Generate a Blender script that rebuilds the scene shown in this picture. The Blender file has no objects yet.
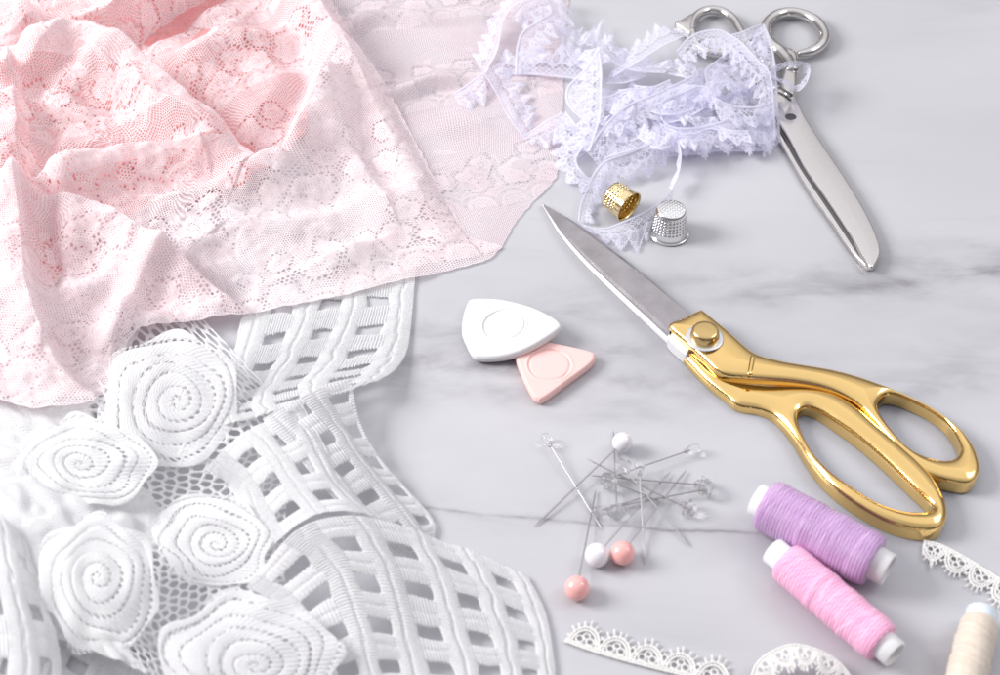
import bpy, bmesh, math, random
import numpy as np
from mathutils import Vector, Matrix

rng = np.random.default_rng(7)
random.seed(7)
PI = math.pi

# ------------------------------------------------------------------ camera, world, lamps, exposure
sc = bpy.context.scene
COL = sc.collection
ELEV = math.radians(46.0)
DIST = 0.63
FPX = 1500.0                       # focal length in units of a 1000 wide frame
CAM = np.array([0.0, -DIST * math.cos(ELEV), DIST * math.sin(ELEV)])
cam_d = bpy.data.cameras.new('camera')
cam = bpy.data.objects.new('camera', cam_d)
COL.objects.link(cam)
cam.location = CAM
cam.rotation_euler = (PI / 2 - ELEV, 0, 0)
cam_d.sensor_width = 36.0
cam_d.lens = 36.0 * FPX / 1000.0
cam_d.clip_start = 0.01
cam_d.clip_end = 50.0
cam_d.dof.use_dof = True
cam_d.dof.focus_distance = 0.665
cam_d.dof.aperture_fstop = 13.0
sc.camera = cam

world = bpy.data.worlds.new('World')
sc.world = world
world.use_nodes = True
wn = world.node_tree.nodes
wl = world.node_tree.links
bg = wn['Background']
wtc = wn.new('ShaderNodeTexCoord')
wsep = wn.new('ShaderNodeSeparateXYZ')
wl.new(wtc.outputs['Generated'], wsep.inputs[0])
wr = wn.new('ShaderNodeValToRGB')
cr = wr.color_ramp
cr.elements[0].position = 0.02
cr.elements[0].color = (0.13, 0.125, 0.13, 1)
cr.elements[1].position = 1.0
cr.elements[1].color = (0.74, 0.74, 0.78, 1)
for pos_, c_ in ((0.32, (0.24, 0.23, 0.24, 1)), (0.55, (0.66, 0.645, 0.665, 1)), (0.80, (0.86, 0.85, 0.88, 1))):
    cr.elements.new(pos_).color = c_
wl.new(wsep.outputs['Z'], wr.inputs[0])
wfr = wn.new('ShaderNodeMapRange')
wfr.interpolation_type = 'SMOOTHSTEP'
wl.new(wsep.outputs['Y'], wfr.inputs[0])
for i_, v_ in enumerate((-0.75, 0.05, 0.32, 1.0)):
    wfr.inputs[i_ + 1].default_value = v_
wmx = wn.new('ShaderNodeMix')
wmx.data_type = 'RGBA'
wmx.blend_type = 'MULTIPLY'
wmx.inputs[0].default_value = 1.0
wl.new(wr.outputs[0], wmx.inputs[6])
wl.new(wfr.outputs[0], wmx.inputs[7])
wl.new(wmx.outputs[2], bg.inputs['Color'])
bg.inputs['Strength'].default_value = 1.08


def area_lamp(name, loc, target, size, power, colour=(1, 1, 1)):
    d = bpy.data.lights.new(name, 'AREA')
    d.shape = 'SQUARE'
    d.size = size
    d.energy = power
    d.color = colour
    o = bpy.data.objects.new(name, d)
    COL.objects.link(o)
    o.location = loc
    o.rotation_euler = (Vector(target) - Vector(loc)).to_track_quat('-Z', 'Y').to_euler()
    return o


area_lamp('key_softbox', (-1.25, 0.12, 0.86), (-0.05, 0.02, 0.0), 0.62, 23.5, (1.0, 0.985, 0.975))
area_lamp('side_softbox', (0.75, 0.10, 0.75), (0.0, 0.0, 0.0), 0.35, 1.6, (0.97, 0.98, 1.0))

vs = sc.view_settings
vs.view_transform = 'Standard'
vs.look = 'None'
vs.exposure = 0.27
vs.gamma = 1.0
sc.render.engine = 'CYCLES'
sc.cycles.transparent_max_bounces = 40
sc.cycles.max_bounces = 14
sc.cycles.diffuse_bounces = 6
sc.cycles.transmission_bounces = 10
sc.cycles.caustics_reflective = False
sc.cycles.use_denoising = True

# ------------------------------------------------------------------ geometry helpers
SE, CE = math.sin(ELEV), math.cos(ELEV)


def W(px, py, z=0.0):
    """tracing helper: point at height z (mm) seen at px,py of the 1000x675 photograph; metres"""
    px = np.asarray(px, float)
    py = np.asarray(py, float)
    z = np.asarray(z, float) * 0.001
    a = px - 500.0
    b = -(py - 337.5)
    rx = a
    ry = CE * FPX + SE * b
    rz = -SE * FPX + CE * b
    t = (z - CAM[2]) / rz
    return np.stack(np.broadcast_arrays(CAM[0] + rx * t, CAM[1] + ry * t, z), -1)


def crm(P, n, axis=0):
    """catmull-rom resample of P along an axis to n samples"""
    P = np.moveaxis(np.asarray(P, float), axis, 0)
    k = P.shape[0]
    Q = np.concatenate([2 * P[:1] - P[1:2], P, 2 * P[-1:] - P[-2:-1]], 0)
    t = np.linspace(0, k - 1, n)
    i = np.clip(t.astype(int), 0, k - 2)
    f = (t - i).reshape((-1,) + (1,) * (P.ndim - 1))
    p0, p1, p2, p3 = Q[i], Q[i + 1], Q[i + 2], Q[i + 3]
    r = 0.5 * (2 * p1 + (p2 - p0) * f + (2 * p0 - 5 * p1 + 4 * p2 - p3) * f ** 2 + (3 * p1 - p0 - 3 * p2 + p3) * f ** 3)
    return np.moveaxis(r, 0, axis)


def sine_noise(x, y, scale, seed, n=10):
    r = np.random.default_rng(seed)
    o = np.zeros(np.broadcast(x, y).shape)
    for k in range(n):
        a = r.uniform(0, 2 * PI)
        f = 2 * PI / scale * r.uniform(0.55, 1.6)
        o += np.sin((x * math.cos(a) + y * math.sin(a)) * f + r.uniform(0, 6.28))
    return o / math.sqrt(n)


def sstep(a, b, x):
    t = np.clip((x - a) / (b - a), 0, 1)
    return t * t * (3 - 2 * t)


def mesh_np(name, verts, faces, attrs=None, uv=None, smooth=True):
    verts = np.asarray(verts, np.float32).reshape(-1, 3)
    faces = np.asarray(faces, np.int32)
    me = bpy.data.meshes.new(name)
    nv, nf, k = len(verts), len(faces), faces.shape[1]
    me.vertices.add(nv)
    me.vertices.foreach_set('co', verts.ravel())
    me.loops.add(nf * k)
    me.loops.foreach_set('vertex_index', faces.ravel())
    me.polygons.add(nf)
    me.polygons.foreach_set('loop_start', np.arange(0, nf * k, k, dtype=np.int32))
    me.polygons.foreach_set('use_smooth', np.full(nf, smooth))
    me.update(calc_edges=True)
    for an, av in (attrs or {}).items():
        a = me.attributes.new(an, 'FLOAT', 'POINT')
        a.data.foreach_set('value', np.asarray(av, np.float32).ravel())
    if uv is not None:
        a = me.attributes.new('cloth_uv', 'FLOAT_VECTOR', 'POINT')
        u3 = np.zeros((nv, 3), np.float32)
        u3[:, :2] = np.asarray(uv, np.float32).reshape(-1, 2)
        a.data.foreach_set('vector', u3.ravel())
    me.validate()
    return me


def grid_faces(ni, nj, keep=None):
    idx = np.arange(ni * nj).reshape(ni, nj)
    q = np.stack([idx[:-1, :-1], idx[1:, :-1], idx[1:, 1:], idx[:-1, 1:]], -1).reshape(-1, 4)
    if keep is not None:
        q = q[keep.ravel()[q].any(1)]
    return q


def compact(verts, faces, *arrs):
    used = np.zeros(len(verts), bool)
    used[faces.ravel()] = True
    m = np.cumsum(used) - 1
    return (verts[used], m[faces]) + tuple(a[used] for a in arrs)


def link(name, me, mat=None, parent=None, label=None, cat=None, group=None, kind=None):
    o = bpy.data.objects.new(name, me)
    COL.objects.link(o)
    if mat is not None:
        me.materials.append(mat)
    if parent is not None:
        o.parent = parent
        p = parent
        off = Vector((0, 0, 0))
        while p is not None:
            off += p.location
            p = p.parent
        me.transform(Matrix.Translation(-off))
    if cat and not kind:
        kind = 'thing'
    if label:
        o['label'] = label
    if cat:
        o['category'] = cat
    if group:
        o['group'] = group
    if kind:
        o['kind'] = kind
    return o


def thing(name, loc, label, cat, group=None):
    o = bpy.data.objects.new(name, None)
    COL.objects.link(o)
    o.empty_display_size = 0.01
    o.location = loc
    o['label'] = label
    o['category'] = cat
    if group:
        o['group'] = group
    return o


def bm_mesh(name, bm, smooth=True, angle=None):
    me = bpy.data.meshes.new(name)
    bmesh.ops.recalc_face_normals(bm, faces=bm.faces)
    bm.to_mesh(me)
    bm.free()
    me.polygons.foreach_set('use_smooth', [smooth] * len(me.polygons))
    if angle is not None:
        me.set_sharp_from_angle(angle=math.radians(angle))
    return me


def frame_of(axis):
    a = Vector(axis).normalized()
    b = a.cross(Vector((0, 0, 1)))
    if b.length < 1e-4:
        b = Vector((1, 0, 0))
    b.normalize()
    c = b.cross(a).normalized()
    return a, b, c


def lathe_np(profile, origin, axis, n=64, disp=None, closed=False):
    """profile: list of (s along axis, radius) in mm. returns verts(m), quads"""
    a, b, c = frame_of(axis)
    a, b, c = np.array(a), np.array(b), np.array(c)
    pr = np.asarray(profile, float) * 0.001
    th = np.linspace(0, 2 * PI, n, endpoint=False)
    S = pr[:, 0][:, None] + 0 * th[None]
    R = pr[:, 1][:, None] + 0 * th[None]
    if disp is not None:
        R = R + disp(pr[:, 0][:, None] * 1000, th[None]) * 0.001
    V = np.asarray(origin)[None, None] + S[..., None] * a + R[..., None] * (np.cos(th)[None, :, None] * b + np.sin(th)[None, :, None] * c)
    m = len(pr)
    idx = np.arange(m * n).reshape(m, n)
    j2 = np.roll(idx, -1, 1)
    q = np.stack([idx[:-1], idx[1:], j2[1:], j2[:-1]], -1).reshape(-1, 4)
    return V.reshape(-1, 3), q


def tube_np(pts, r, n=8, close=False):
    """tube along polyline pts (m, metres), radius r metres scalar/array"""
    P = np.asarray(pts, float)
    m = len(P)
    r = np.broadcast_to(np.asarray(r, float), (m,))
    if not close:
        ea, eb = P[0] - P[1], P[-1] - P[-2]
        ea, eb = ea / (np.linalg.norm(ea) + 1e-12), eb / (np.linalg.norm(eb) + 1e-12)
        P = np.concatenate([[P[0] + ea * r[0] * 0.5], [P[0] + ea * r[0] * 0.4], P, [P[-1] + eb * r[-1] * 0.4], [P[-1] + eb * r[-1] * 0.5]])
        r = np.concatenate([[r[0] * 0.05, r[0] * 0.75], r, [r[-1] * 0.75, r[-1] * 0.05]])
        m += 4
    if close:
        T = np.roll(P, -1, 0) - np.roll(P, 1, 0)
    else:
        T = np.gradient(P, axis=0)
    T /= np.linalg.norm(T, axis=1, keepdims=True) + 1e-12
    ref = np.array([0, 0, 1.0])
    B = np.cross(T, ref)
    bad = np.linalg.norm(B, axis=1) < 1e-3
    B[bad] = np.array([1.0, 0, 0])
    B /= np.linalg.norm(B, axis=1, keepdims=True)
    C = np.cross(B, T)
    th = np.linspace(0, 2 * PI, n, endpoint=False)
    V = P[:, None] + r[:, None, None] * (np.cos(th)[None, :, None] * B[:, None] + np.sin(th)[None, :, None] * C[:, None])
    idx = np.arange(m * n).reshape(m, n)
    if close:
        a, b = idx, np.roll(idx, -1, 0)
    else:
        a, b = idx[:-1], idx[1:]
    q = np.stack([a, b, np.roll(b, -1, 1), np.roll(a, -1, 1)], -1).reshape(-1, 4)
    return V.reshape(-1, 3), q


class Geo:
    def __init__(self):
        self.v, self.f, self.n = [], [], 0

    def add(self, vf):
        v, f = vf
        self.v.append(v)
        self.f.append(f + self.n)
        self.n += len(v)

    def mesh(self, name, smooth=True):
        return mesh_np(name, np.concatenate(self.v), np.concatenate(self.f), smooth=smooth)


def outline_solid(name, loops, z0, z1, bevel, res=4, step=0.32, crown=0.5):
    """solid plate with rounded rims from closed outlines (metres, first = outer, rest = holes)
    z0, z1 (mm) are numbers or functions of x, y; the rim is a quarter round of radius bevel (mm)"""
    O = loops[0]
    st = step * 0.001
    x = np.arange(O[:, 0].min() - 2 * st, O[:, 0].max() + 3 * st, st)
    y = np.arange(O[:, 1].min() - 2 * st, O[:, 1].max() + 3 * st, st)
    X, Y = np.meshgrid(x, y, indexing='ij')
    sd = poly_sdf(X, Y, O)
    for Hh in loops[1:]:
        sd = np.minimum(sd, -poly_sdf(X, Y, Hh))
    gx, gy = np.gradient(sd, st)
    gl = np.sqrt(gx * gx + gy * gy) + 1e-9
    keepv = sd > -0.55 * st
    idx = np.arange(X.size).reshape(X.shape)
    q = np.stack([idx[:-1, :-1], idx[1:, :-1], idx[1:, 1:], idx[:-1, 1:]], -1).reshape(-1, 4)
    q = q[keepv.ravel()[q].all(1)]
    e = np.concatenate([q[:, [0, 1]], q[:, [1, 2]], q[:, [2, 3]], q[:, [3, 0]]], 0)
    es = np.sort(e, 1)
    _, inv, cnt = np.unique(es[:, 0].astype(np.int64) * X.size + es[:, 1], return_inverse=True, return_counts=True)
    be = e[cnt[inv] == 1]
    X, Y, sd = X.ravel().copy(), Y.ravel().copy(), sd.ravel().copy()
    gx, gy = (gx / gl).ravel(), (gy / gl).ravel()
    bv = np.unique(be)
    for _ in range(1):
        X[bv] -= gx[bv] * sd[bv]
        Y[bv] -= gy[bv] * sd[bv]
        sd[bv] = 0.0
    bm_ = bevel * 0.001
    Z1 = z1(X, Y) if callable(z1) else np.full(X.shape, z1)
    Z0 = z0(X, Y) if callable(z0) else np.full(X.shape, z0)
    k = np.clip(sd / bm_, 0, 1)
    top = Z1 * 0.001 - bm_ + bm_ * np.sqrt(np.clip(1 - (1 - k) ** 2, 0, 1)) + crown * 0.001 * (1 - np.exp(-np.clip(sd - bm_ * 0.6, 0, 1) / 0.0035))
    bot = Z0 * 0.001
    n = X.size
    V = [np.stack([X, Y, top], -1), np.stack([X, Y, bot], -1)]
    F = [q, q[:, ::-1] + n]
    m = np.full(n, -1)
    m[bv] = np.arange(len(bv))
    base = 2 * n
    levels = [0.04, 0.35, 0.7, 0.92]
    rings = [bv]
    for li, l in enumerate(levels):
        V.append(np.stack([X[bv], Y[bv], top[bv] * (1 - l) + bot[bv] * l], -1))
        rings.append(base + li * len(bv) + np.arange(len(bv)))
    rings.append(bv + n)
    for r0, r1 in zip(rings[:-1], rings[1:]):
        F.append(np.stack([r0[m[be[:, 0]]], r1[m[be[:, 0]]], r1[m[be[:, 1]]], r0[m[be[:, 1]]]], -1))
    V, F = np.concatenate(V), np.concatenate(F)
    V, F = compact(V, F)
    me = mesh_np(name, V, F)
    b2 = bmesh.new()
    b2.from_mesh(me)
    bmesh.ops.recalc_face_normals(b2, faces=b2.faces)
    b2.to_mesh(me)
    b2.free()
    return me


def pxy(x, y):
    """photo coordinates of ground points (for drawing the drape): inverse of W at z=0, arrays in metres"""
    dx, dy, dz = x - CAM[0], y - CAM[1], -CAM[2]
    fw = dy * CE - dz * SE
    up = dy * SE + dz * CE
    return 500 + FPX * dx / fw, 337.5 - FPX * up / fw


def poly_sdf(x, y, P):
    """signed distance to polygon, inside positive"""
    P = np.asarray(P)[:, :2]
    d2 = np.full(x.shape, 1e9)
    ins = np.zeros(x.shape, bool)
    n = len(P)
    for i in range(n):
        a, b = P[i], P[(i + 1) % n]
        ex, ey = b - a
        wx, wy = x - a[0], y - a[1]
        t = np.clip((wx * ex + wy * ey) / (ex * ex + ey * ey + 1e-18), 0, 1)
        d2 = np.minimum(d2, (wx - ex * t) ** 2 + (wy - ey * t) ** 2)
        c1 = (a[1] > y) != (b[1] > y)
        with np.errstate(divide='ignore', invalid='ignore'):
            xi = (b[0] - a[0]) * (y - a[1]) / (b[1] - a[1] + 1e-18) + a[0]
        ins ^= c1 & (x < xi)
    d = np.sqrt(d2)
    return np.where(ins, d, -d)


def closed_crm(P, n):
    P = np.asarray(P, float)
    Q = np.concatenate([P[-2:], P, P[:3]], 0)
    k = len(P)
    t = np.linspace(0, k, n, endpoint=False)
    i = t.astype(int)
    f = (t - i)[:, None]
    p0, p1, p2, p3 = Q[i + 1], Q[i + 2], Q[i + 3], Q[i + 4]
    return 0.5 * (2 * p1 + (p2 - p0) * f + (2 * p0 - 5 * p1 + 4 * p2 - p3) * f ** 2 + (3 * p1 - p0 - 3 * p2 + p3) * f ** 3)


# ------------------------------------------------------------------ materials
class Mat:
    def __init__(self, name):
        self.m = bpy.data.materials.new(name)
        self.m.use_nodes = True
        self.nt = self.m.node_tree
        self.bsdf = self.nt.nodes['Principled BSDF']
        self.out = self.nt.nodes['Material Output']

    def n(self, t, **kw):
        nd = self.nt.nodes.new(t)
        for k, v in kw.items():
            setattr(nd, k, v)
        return nd

    def l(self, a, b):
        self.nt.links.new(a, b)

    def math(self, op, a, b=None, c=None, clamp=False):
        nd = self.n('ShaderNodeMath', operation=op)
        nd.use_clamp = clamp
        for i, x in enumerate((a, b, c)):
            if x is None:
                continue
            if isinstance(x, (int, float)):
                nd.inputs[i].default_value = x
            else:
                self.l(x, nd.inputs[i])
        return nd.outputs[0]

    def maprange(self, x, a, b, c=0.0, d=1.0, smooth=True):
        nd = self.n('ShaderNodeMapRange')
        nd.interpolation_type = 'SMOOTHSTEP' if smooth else 'LINEAR'
        self.l(x, nd.inputs[0])
        for i, v in enumerate((a, b, c, d)):
            nd.inputs[i + 1].default_value = v
        return nd.outputs[0]

    def noise(self, vec, scale, detail=4, rough=0.5, dist=0.0):
        nd = self.n('ShaderNodeTexNoise')
        nd.inputs['Scale'].default_value = scale
        nd.inputs['Detail'].default_value = detail
        nd.inputs['Roughness'].default_value = rough
        nd.inputs['Distortion'].default_value = dist
        if vec is not None:
            self.l(vec, nd.inputs['Vector'])
        return nd.outputs[0]

    def obj_coord(self):
        return self.n('ShaderNodeTexCoord').outputs['Object']

    def mapping(self, vec, scale=(1, 1, 1), rot=(0, 0, 0), loc=(0, 0, 0)):
        nd = self.n('ShaderNodeMapping')
        nd.inputs['Scale'].default_value = scale
        nd.inputs['Rotation'].default_value = rot
        nd.inputs['Location'].default_value = loc
        self.l(vec, nd.inputs['Vector'])
        return nd.outputs[0]

    def mix(self, f, a, b):
        nd = self.n('ShaderNodeMix', data_type='RGBA')
        if isinstance(f, (int, float)):
            nd.inputs[0].default_value = f
        else:
            self.l(f, nd.inputs[0])
        for i, x in ((6, a), (7, b)):
            if isinstance(x, tuple):
                nd.inputs[i].default_value = x if len(x) == 4 else x + (1,)
            else:
                self.l(x, nd.inputs[i])
        return nd.outputs[2]

    def bump(self, h, strength, dist):
        nd = self.n('ShaderNodeBump')
        nd.inputs['Strength'].default_value = strength
        nd.inputs['Distance'].default_value = dist
        self.l(h, nd.inputs['Height'])
        return nd.outputs[0]


def pbr(name, col, rough=0.5, metal=0.0, bump_scale=None, bump_d=0.0, rvar=0.0, **kw):
    M = Mat(name)
    b = M.bsdf
    b.inputs['Base Color'].default_value = col + (1,)
    b.inputs['Roughness'].default_value = rough
    b.inputs['Metallic'].default_value = metal
    for k, v in kw.items():
        b.inputs[k].default_value = v
    if bump_scale:
        h = M.noise(M.obj_coord(), bump_scale, 4)
        M.l(M.bump(h, 1.0, bump_d), b.inputs['Normal'])
    if rvar:
        r = M.noise(M.obj_coord(), 90, 5, 0.6)
        M.l(M.maprange(r, 0.3, 0.7, max(rough - rvar, 0.02), rough + rvar), b.inputs['Roughness'])
    return M.m


def marble():
    M = Mat('white_marble')
    co = M.obj_coord()
    sep = M.n('ShaderNodeSeparateXYZ')
    M.l(co, sep.inputs[0])
    X, Y = sep.outputs[0], sep.outputs[1]
    wob = M.math('SUBTRACT', M.noise(M.mapping(co, (9, 14, 1)), 1.0, 5, 0.55), 0.5)
    wob2 = M.math('SUBTRACT', M.noise(M.mapping(co, (45, 45, 1)), 1.0, 5, 0.6), 0.5)
    veins = None

    def vein(p, q, w, amp, amp2, strength, x0, x1, soft=0.03):
        a = W(*p)
        c = W(*q)
        k = (c[1] - a[1]) / (c[0] - a[0])
        line = M.math('MULTIPLY_ADD', X, float(k), float(a[1] - k * a[0]))
        d = M.math('SUBTRACT', Y, line)
        d = M.math('MULTIPLY_ADD', wob, amp, d)
        d = M.math('MULTIPLY_ADD', wob2, amp2, d)
        d = M.math('DIVIDE', d, w)
        v = M.math('DIVIDE', strength, M.math('ADD', M.math('MULTIPLY', d, d), 1.0))
        if x0 is not None:
            v = M.math('MULTIPLY', v, M.maprange(X, x0 - soft, x0 + soft))
        if x1 is not None:
            v = M.math('MULTIPLY', v, M.maprange(X, x1 - soft, x1 + soft, 1.0, 0.0))
        return v
    vs_ = [
        vein((430, 514), (760, 537), 0.0007, 0.018, 0.003, 0.55, -0.06, 0.12),
        vein((790, 296), (1000, 272), 0.0035, 0.03, 0.012, 0.42, 0.10, None),
        vein((700, 285), (1000, 262), 0.008, 0.05, 0.02, 0.25, 0.03, None),
        vein((420, 362), (640, 352), 0.0045, 0.04, 0.015, 0.42, -0.09, 0.055),
        vein((420, 338), (700, 312), 0.009, 0.06, 0.02, 0.28, -0.10, 0.06),
        vein((430, 385), (760, 372), 0.006, 0.05, 0.02, 0.22, -0.07, 0.10),
        vein((820, 395), (1000, 372), 0.008, 0.05, 0.02, 0.25, 0.14, None),
        vein((560, 412), (1000, 330), 0.010, 0.07, 0.02, 0.14, 0.02, None),
        vein((430, 520), (1000, 560), 0.012, 0.08, 0.02, 0.10, None, None),
    ]
    tot = vs_[0]
    for v in vs_[1:]:
        tot = M.math('ADD', tot, v)
    br = M.maprange(M.noise(M.mapping(co, (22, 60, 1), (0, 0, 0.12)), 1.0, 6, 0.62, 0.4), 0.32, 0.70)
    tot = M.math('MULTIPLY', tot, M.math('MULTIPLY_ADD', br, 1.3, 0.3))
    streak = M.maprange(M.noise(M.mapping(co, (7, 42, 1), (0, 0, 0.10), (0.3, 0.7, 0)), 1.0, 6, 0.6, 0.6), 0.50, 0.80)
    blob = M.maprange(M.noise(M.mapping(co, (6, 9, 1), (0, 0, 0.1), (2.3, 1.1, 0)), 1.0, 3, 0.5), 0.42, 0.72)
    tot = M.math('ADD', tot, M.math('MULTIPLY', M.math('MULTIPLY', streak, blob), 0.42), clamp=True)
    cloud = M.noise(M.mapping(co, (5, 11, 1), (0, 0, 0.1)), 1.0, 5, 0.5)
    base = M.mix(M.maprange(cloud, 0.3, 0.7), (0.485, 0.482, 0.513), (0.54, 0.536, 0.564))
    col = M.mix(tot, base, (0.20, 0.19, 0.21))
    M.l(col, M.bsdf.inputs['Base Color'])
    rr = M.noise(M.mapping(co, (30, 30, 1)), 1.0, 4, 0.6)
    M.l(M.maprange(rr, 0.3, 0.7, 0.30, 0.40), M.bsdf.inputs['Roughness'])
    M.bsdf.inputs['Specular IOR Level'].default_value = 0.35
    return M.m


def lace_mat(name, col, col2, pitch, cover, transl=0.35, solid_alpha=0.95, rough_bump=0.0, haze=0.0):
    """textile: attribute 'solid' (>0.5 stitched areas), attribute 'net' (>0.5 where the fine ground net runs)"""
    M = Mat(name)
    nt = M.nt
    uv = M.n('ShaderNodeAttribute', attribute_name='cloth_uv').outputs['Vector']
    solid = M.n('ShaderNodeAttribute', attribute_name='solid').outputs['Fac']
    net = M.n('ShaderNodeAttribute', attribute_name='net').outputs['Fac']
    jit = M.n('ShaderNodeTexNoise')
    jit.inputs['Scale'].default_value = 0.35
    M.l(uv, jit.inputs['Vector'])
    jv = M.n('ShaderNodeVectorMath', operation='MULTIPLY_ADD')
    M.l(jit.outputs['Color'], jv.inputs[0])
    jv.inputs[1].default_value = (0.9, 0.9, 0)
    M.l(uv, jv.inputs[2])
    s = None
    for k in range(3):
        a = k * PI / 3
        d = M.n('ShaderNodeVectorMath', operation='DOT_PRODUCT')
        M.l(jv.outputs[0], d.inputs[0])
        f = 2 * PI / (pitch * 0.866)
        d.inputs[1].default_value = (math.cos(a) * f, math.sin(a) * f, 0)
        c = M.math('COSINE', d.outputs['Value'])
        s = c if s is None else M.math('ADD', s, c)
    # cos sum is 3 in hole centres, about -1 on the threads
    thr = M.maprange(s, cover - 0.35, cover + 0.35, 1.0, 0.0)
    thr = M.math('MULTIPLY', M.math('MAXIMUM', thr, haze), M.maprange(net, 0.45, 0.55))
    # gauzy fill inside the stitched areas
    fil = M.noise(uv, 2.6, 3, 0.6)
    sol = M.math('MULTIPLY', M.maprange(solid, 0.42, 0.58), M.maprange(fil, 0.30, 0.50, solid_alpha - 0.22, solid_alpha))
    al = M.math('MAXIMUM', thr, sol)
    cn = M.noise(uv, 0.05, 3, 0.5)
    c = M.mix(M.maprange(cn, 0.3, 0.7), col, col2)
    dif = M.n('ShaderNodeBsdfDiffuse')
    tr = M.n('ShaderNodeBsdfTranslucent')
    M.l(c, dif.inputs['Color'])
    M.l(c, tr.inputs['Color'])
    if rough_bump:
        bn = M.bump(M.noise(uv, 1.25, 4, 0.65), 1.0, rough_bump)
        M.l(bn, dif.inputs['Normal'])
    mx = M.n('ShaderNodeMixShader')
    mx.inputs[0].default_value = transl
    M.l(dif.outputs[0], mx.inputs[1])
    M.l(tr.outputs[0], mx.inputs[2])
    tp = M.n('ShaderNodeBsdfTransparent')
    mm = M.n('ShaderNodeMixShader')
    M.l(al, mm.inputs[0])
    M.l(tp.outputs[0], mm.inputs[1])
    M.l(mx.outputs[0], mm.inputs[2])
    M.l(mm.outputs[0], M.out.inputs['Surface'])
    nt.nodes.remove(M.bsdf)
    return M.m


def thread_mat(name, c1, c2, axis, pitch_mm, slant=0.0, bump=0.00006):
    """wound sewing thread; bands round a given axis"""
    M = Mat(name)
    co = M.obj_coord()
    a, b, c = frame_of(axis)
    d = M.n('ShaderNodeVectorMath', operation='DOT_PRODUCT')
    M.l(co, d.inputs[0])
    d.inputs[1].default_value = tuple(a)
    e = M.n('ShaderNodeVectorMath', operation='DOT_PRODUCT')
    M.l(co, e.inputs[0])
    e.inputs[1].default_value = tuple(b)
    t = M.math('MULTIPLY_ADD', e.outputs['Value'], slant, d.outputs['Value'])
    t2 = M.math('MULTIPLY_ADD', e.outputs['Value'], -slant * 1.6, d.outputs['Value'])
    nz = M.noise(M.mapping(co, (120, 120, 120)), 1.0, 3)
    t = M.math('MULTIPLY_ADD', nz, 0.00025, t)
    w = M.math('SINE', M.math('MULTIPLY', t, 2 * PI / (pitch_mm * 0.001)))
    w2 = M.math('SINE', M.math('MULTIPLY', t2, 2 * PI / (pitch_mm * 0.00165)))
    h = M.math('MULTIPLY_ADD', w2, 0.5, w)
    one = M.n('ShaderNodeCombineXYZ')
    M.l(t, one.inputs[0])
    band = M.noise(M.mapping(one.outputs[0], (700, 1, 1)), 1.0, 3, 0.6)
    patch_ = M.noise(M.mapping(co, (140, 140, 140)), 1.0, 4, 0.6)
    f = M.math('MULTIPLY_ADD', band, 0.6, M.math('MULTIPLY', patch_, 0.4))
    f = M.math('MULTIPLY_ADD', w, 0.03, f)
    col = M.mix(M.maprange(f, 0.32, 0.68), c1, c2)
    M.l(col, M.bsdf.inputs['Base Color'])
    M.l(M.bump(h, 0.9, bump), M.bsdf.inputs['Normal'])
    M.bsdf.inputs['Roughness'].default_value = 0.48
    M.bsdf.inputs['Sheen Weight'].default_value = 0.2
    M.bsdf.inputs['Specular IOR Level'].default_value = 0.35
    return M.m


MARBLE = marble()
GOLD = pbr('polished_gold', (0.89, 0.62, 0.25), 0.09, 1.0, rvar=0.03)
BRASS = pbr('satin_brass', (0.70, 0.50, 0.22), 0.24, 1.0, rvar=0.05)
PALEGOLD = pbr('pale_gold', (0.93, 0.76, 0.44), 0.16, 1.0, rvar=0.04)
BLADE = pbr('brushed_steel', (0.47, 0.445, 0.46), 0.30, 1.0, rvar=0.05)
bt_ = Mat('brushed')
bt_.m.name = 'ground_blade_steel'
q0_, q1_ = W(542, 203), W(690, 325)
an_ = math.atan2(q1_[1] - q0_[1], q1_[0] - q0_[0])
bt_.bsdf.inputs['Metallic'].default_value = 1.0
bv_ = bt_.mapping(bt_.mapping(bt_.obj_coord(), rot=(0, 0, -an_)), scale=(2600, 40, 300))
bn_ = bt_.noise(bv_, 1.0, 4, 0.65)
bc_ = bt_.noise(bt_.obj_coord(), 55, 5, 0.6)
bt_.l(bt_.maprange(bn_, 0.25, 0.75, 0.22, 0.42), bt_.bsdf.inputs['Roughness'])
bt_.l(bt_.mix(bt_.maprange(bc_, 0.3, 0.7), (0.43, 0.405, 0.42), (0.55, 0.525, 0.54)), bt_.bsdf.inputs['Base Color'])
bt_.l(bt_.bump(bn_, 0.5, 0.00002), bt_.bsdf.inputs['Normal'])
BLADE = bt_.m
BRIGHT = pbr('bright_ground_steel', (0.92, 0.92, 0.93), 0.45, 0.6)
DARKEDGE = pbr('ground_steel_edge', (0.36, 0.345, 0.36), 0.35, 1.0)  # darker than the blade: the back bevel's dark reflection is put into the colour
NICKEL = pbr('old_nickel', (0.71, 0.685, 0.67), 0.17, 1.0, rvar=0.06)
NICKEL_DK = pbr('dark_steel_gap_shade', (0.10, 0.095, 0.10), 0.40, 0.6)  # dark screw and joint steel, also the shade painted between the silver blades
CHROME = pbr('silver_plate', (0.86, 0.86, 0.87), 0.12, 1.0)
STEELPIN = pbr('pin_steel', (0.46, 0.45, 0.46), 0.38, 1.0)
WASHER = pbr('matt_white_metal', (0.82, 0.82, 0.84), 0.35, 0.7)
CHALK_W = pbr('white_chalk', (0.70, 0.70, 0.715), 0.8, bump_scale=900, bump_d=0.00005)
CHALK_P = pbr('pink_chalk', (0.90, 0.58, 0.55), 0.75, bump_scale=900, bump_d=0.00005)
PEARL_W = pbr('white_pearl', (0.85, 0.83, 0.88), 0.22, **{'Coat Weight': 0.6, 'Coat Roughness': 0.08, 'Subsurface Weight': 0.15, 'Subsurface Scale': 0.002})
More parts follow.
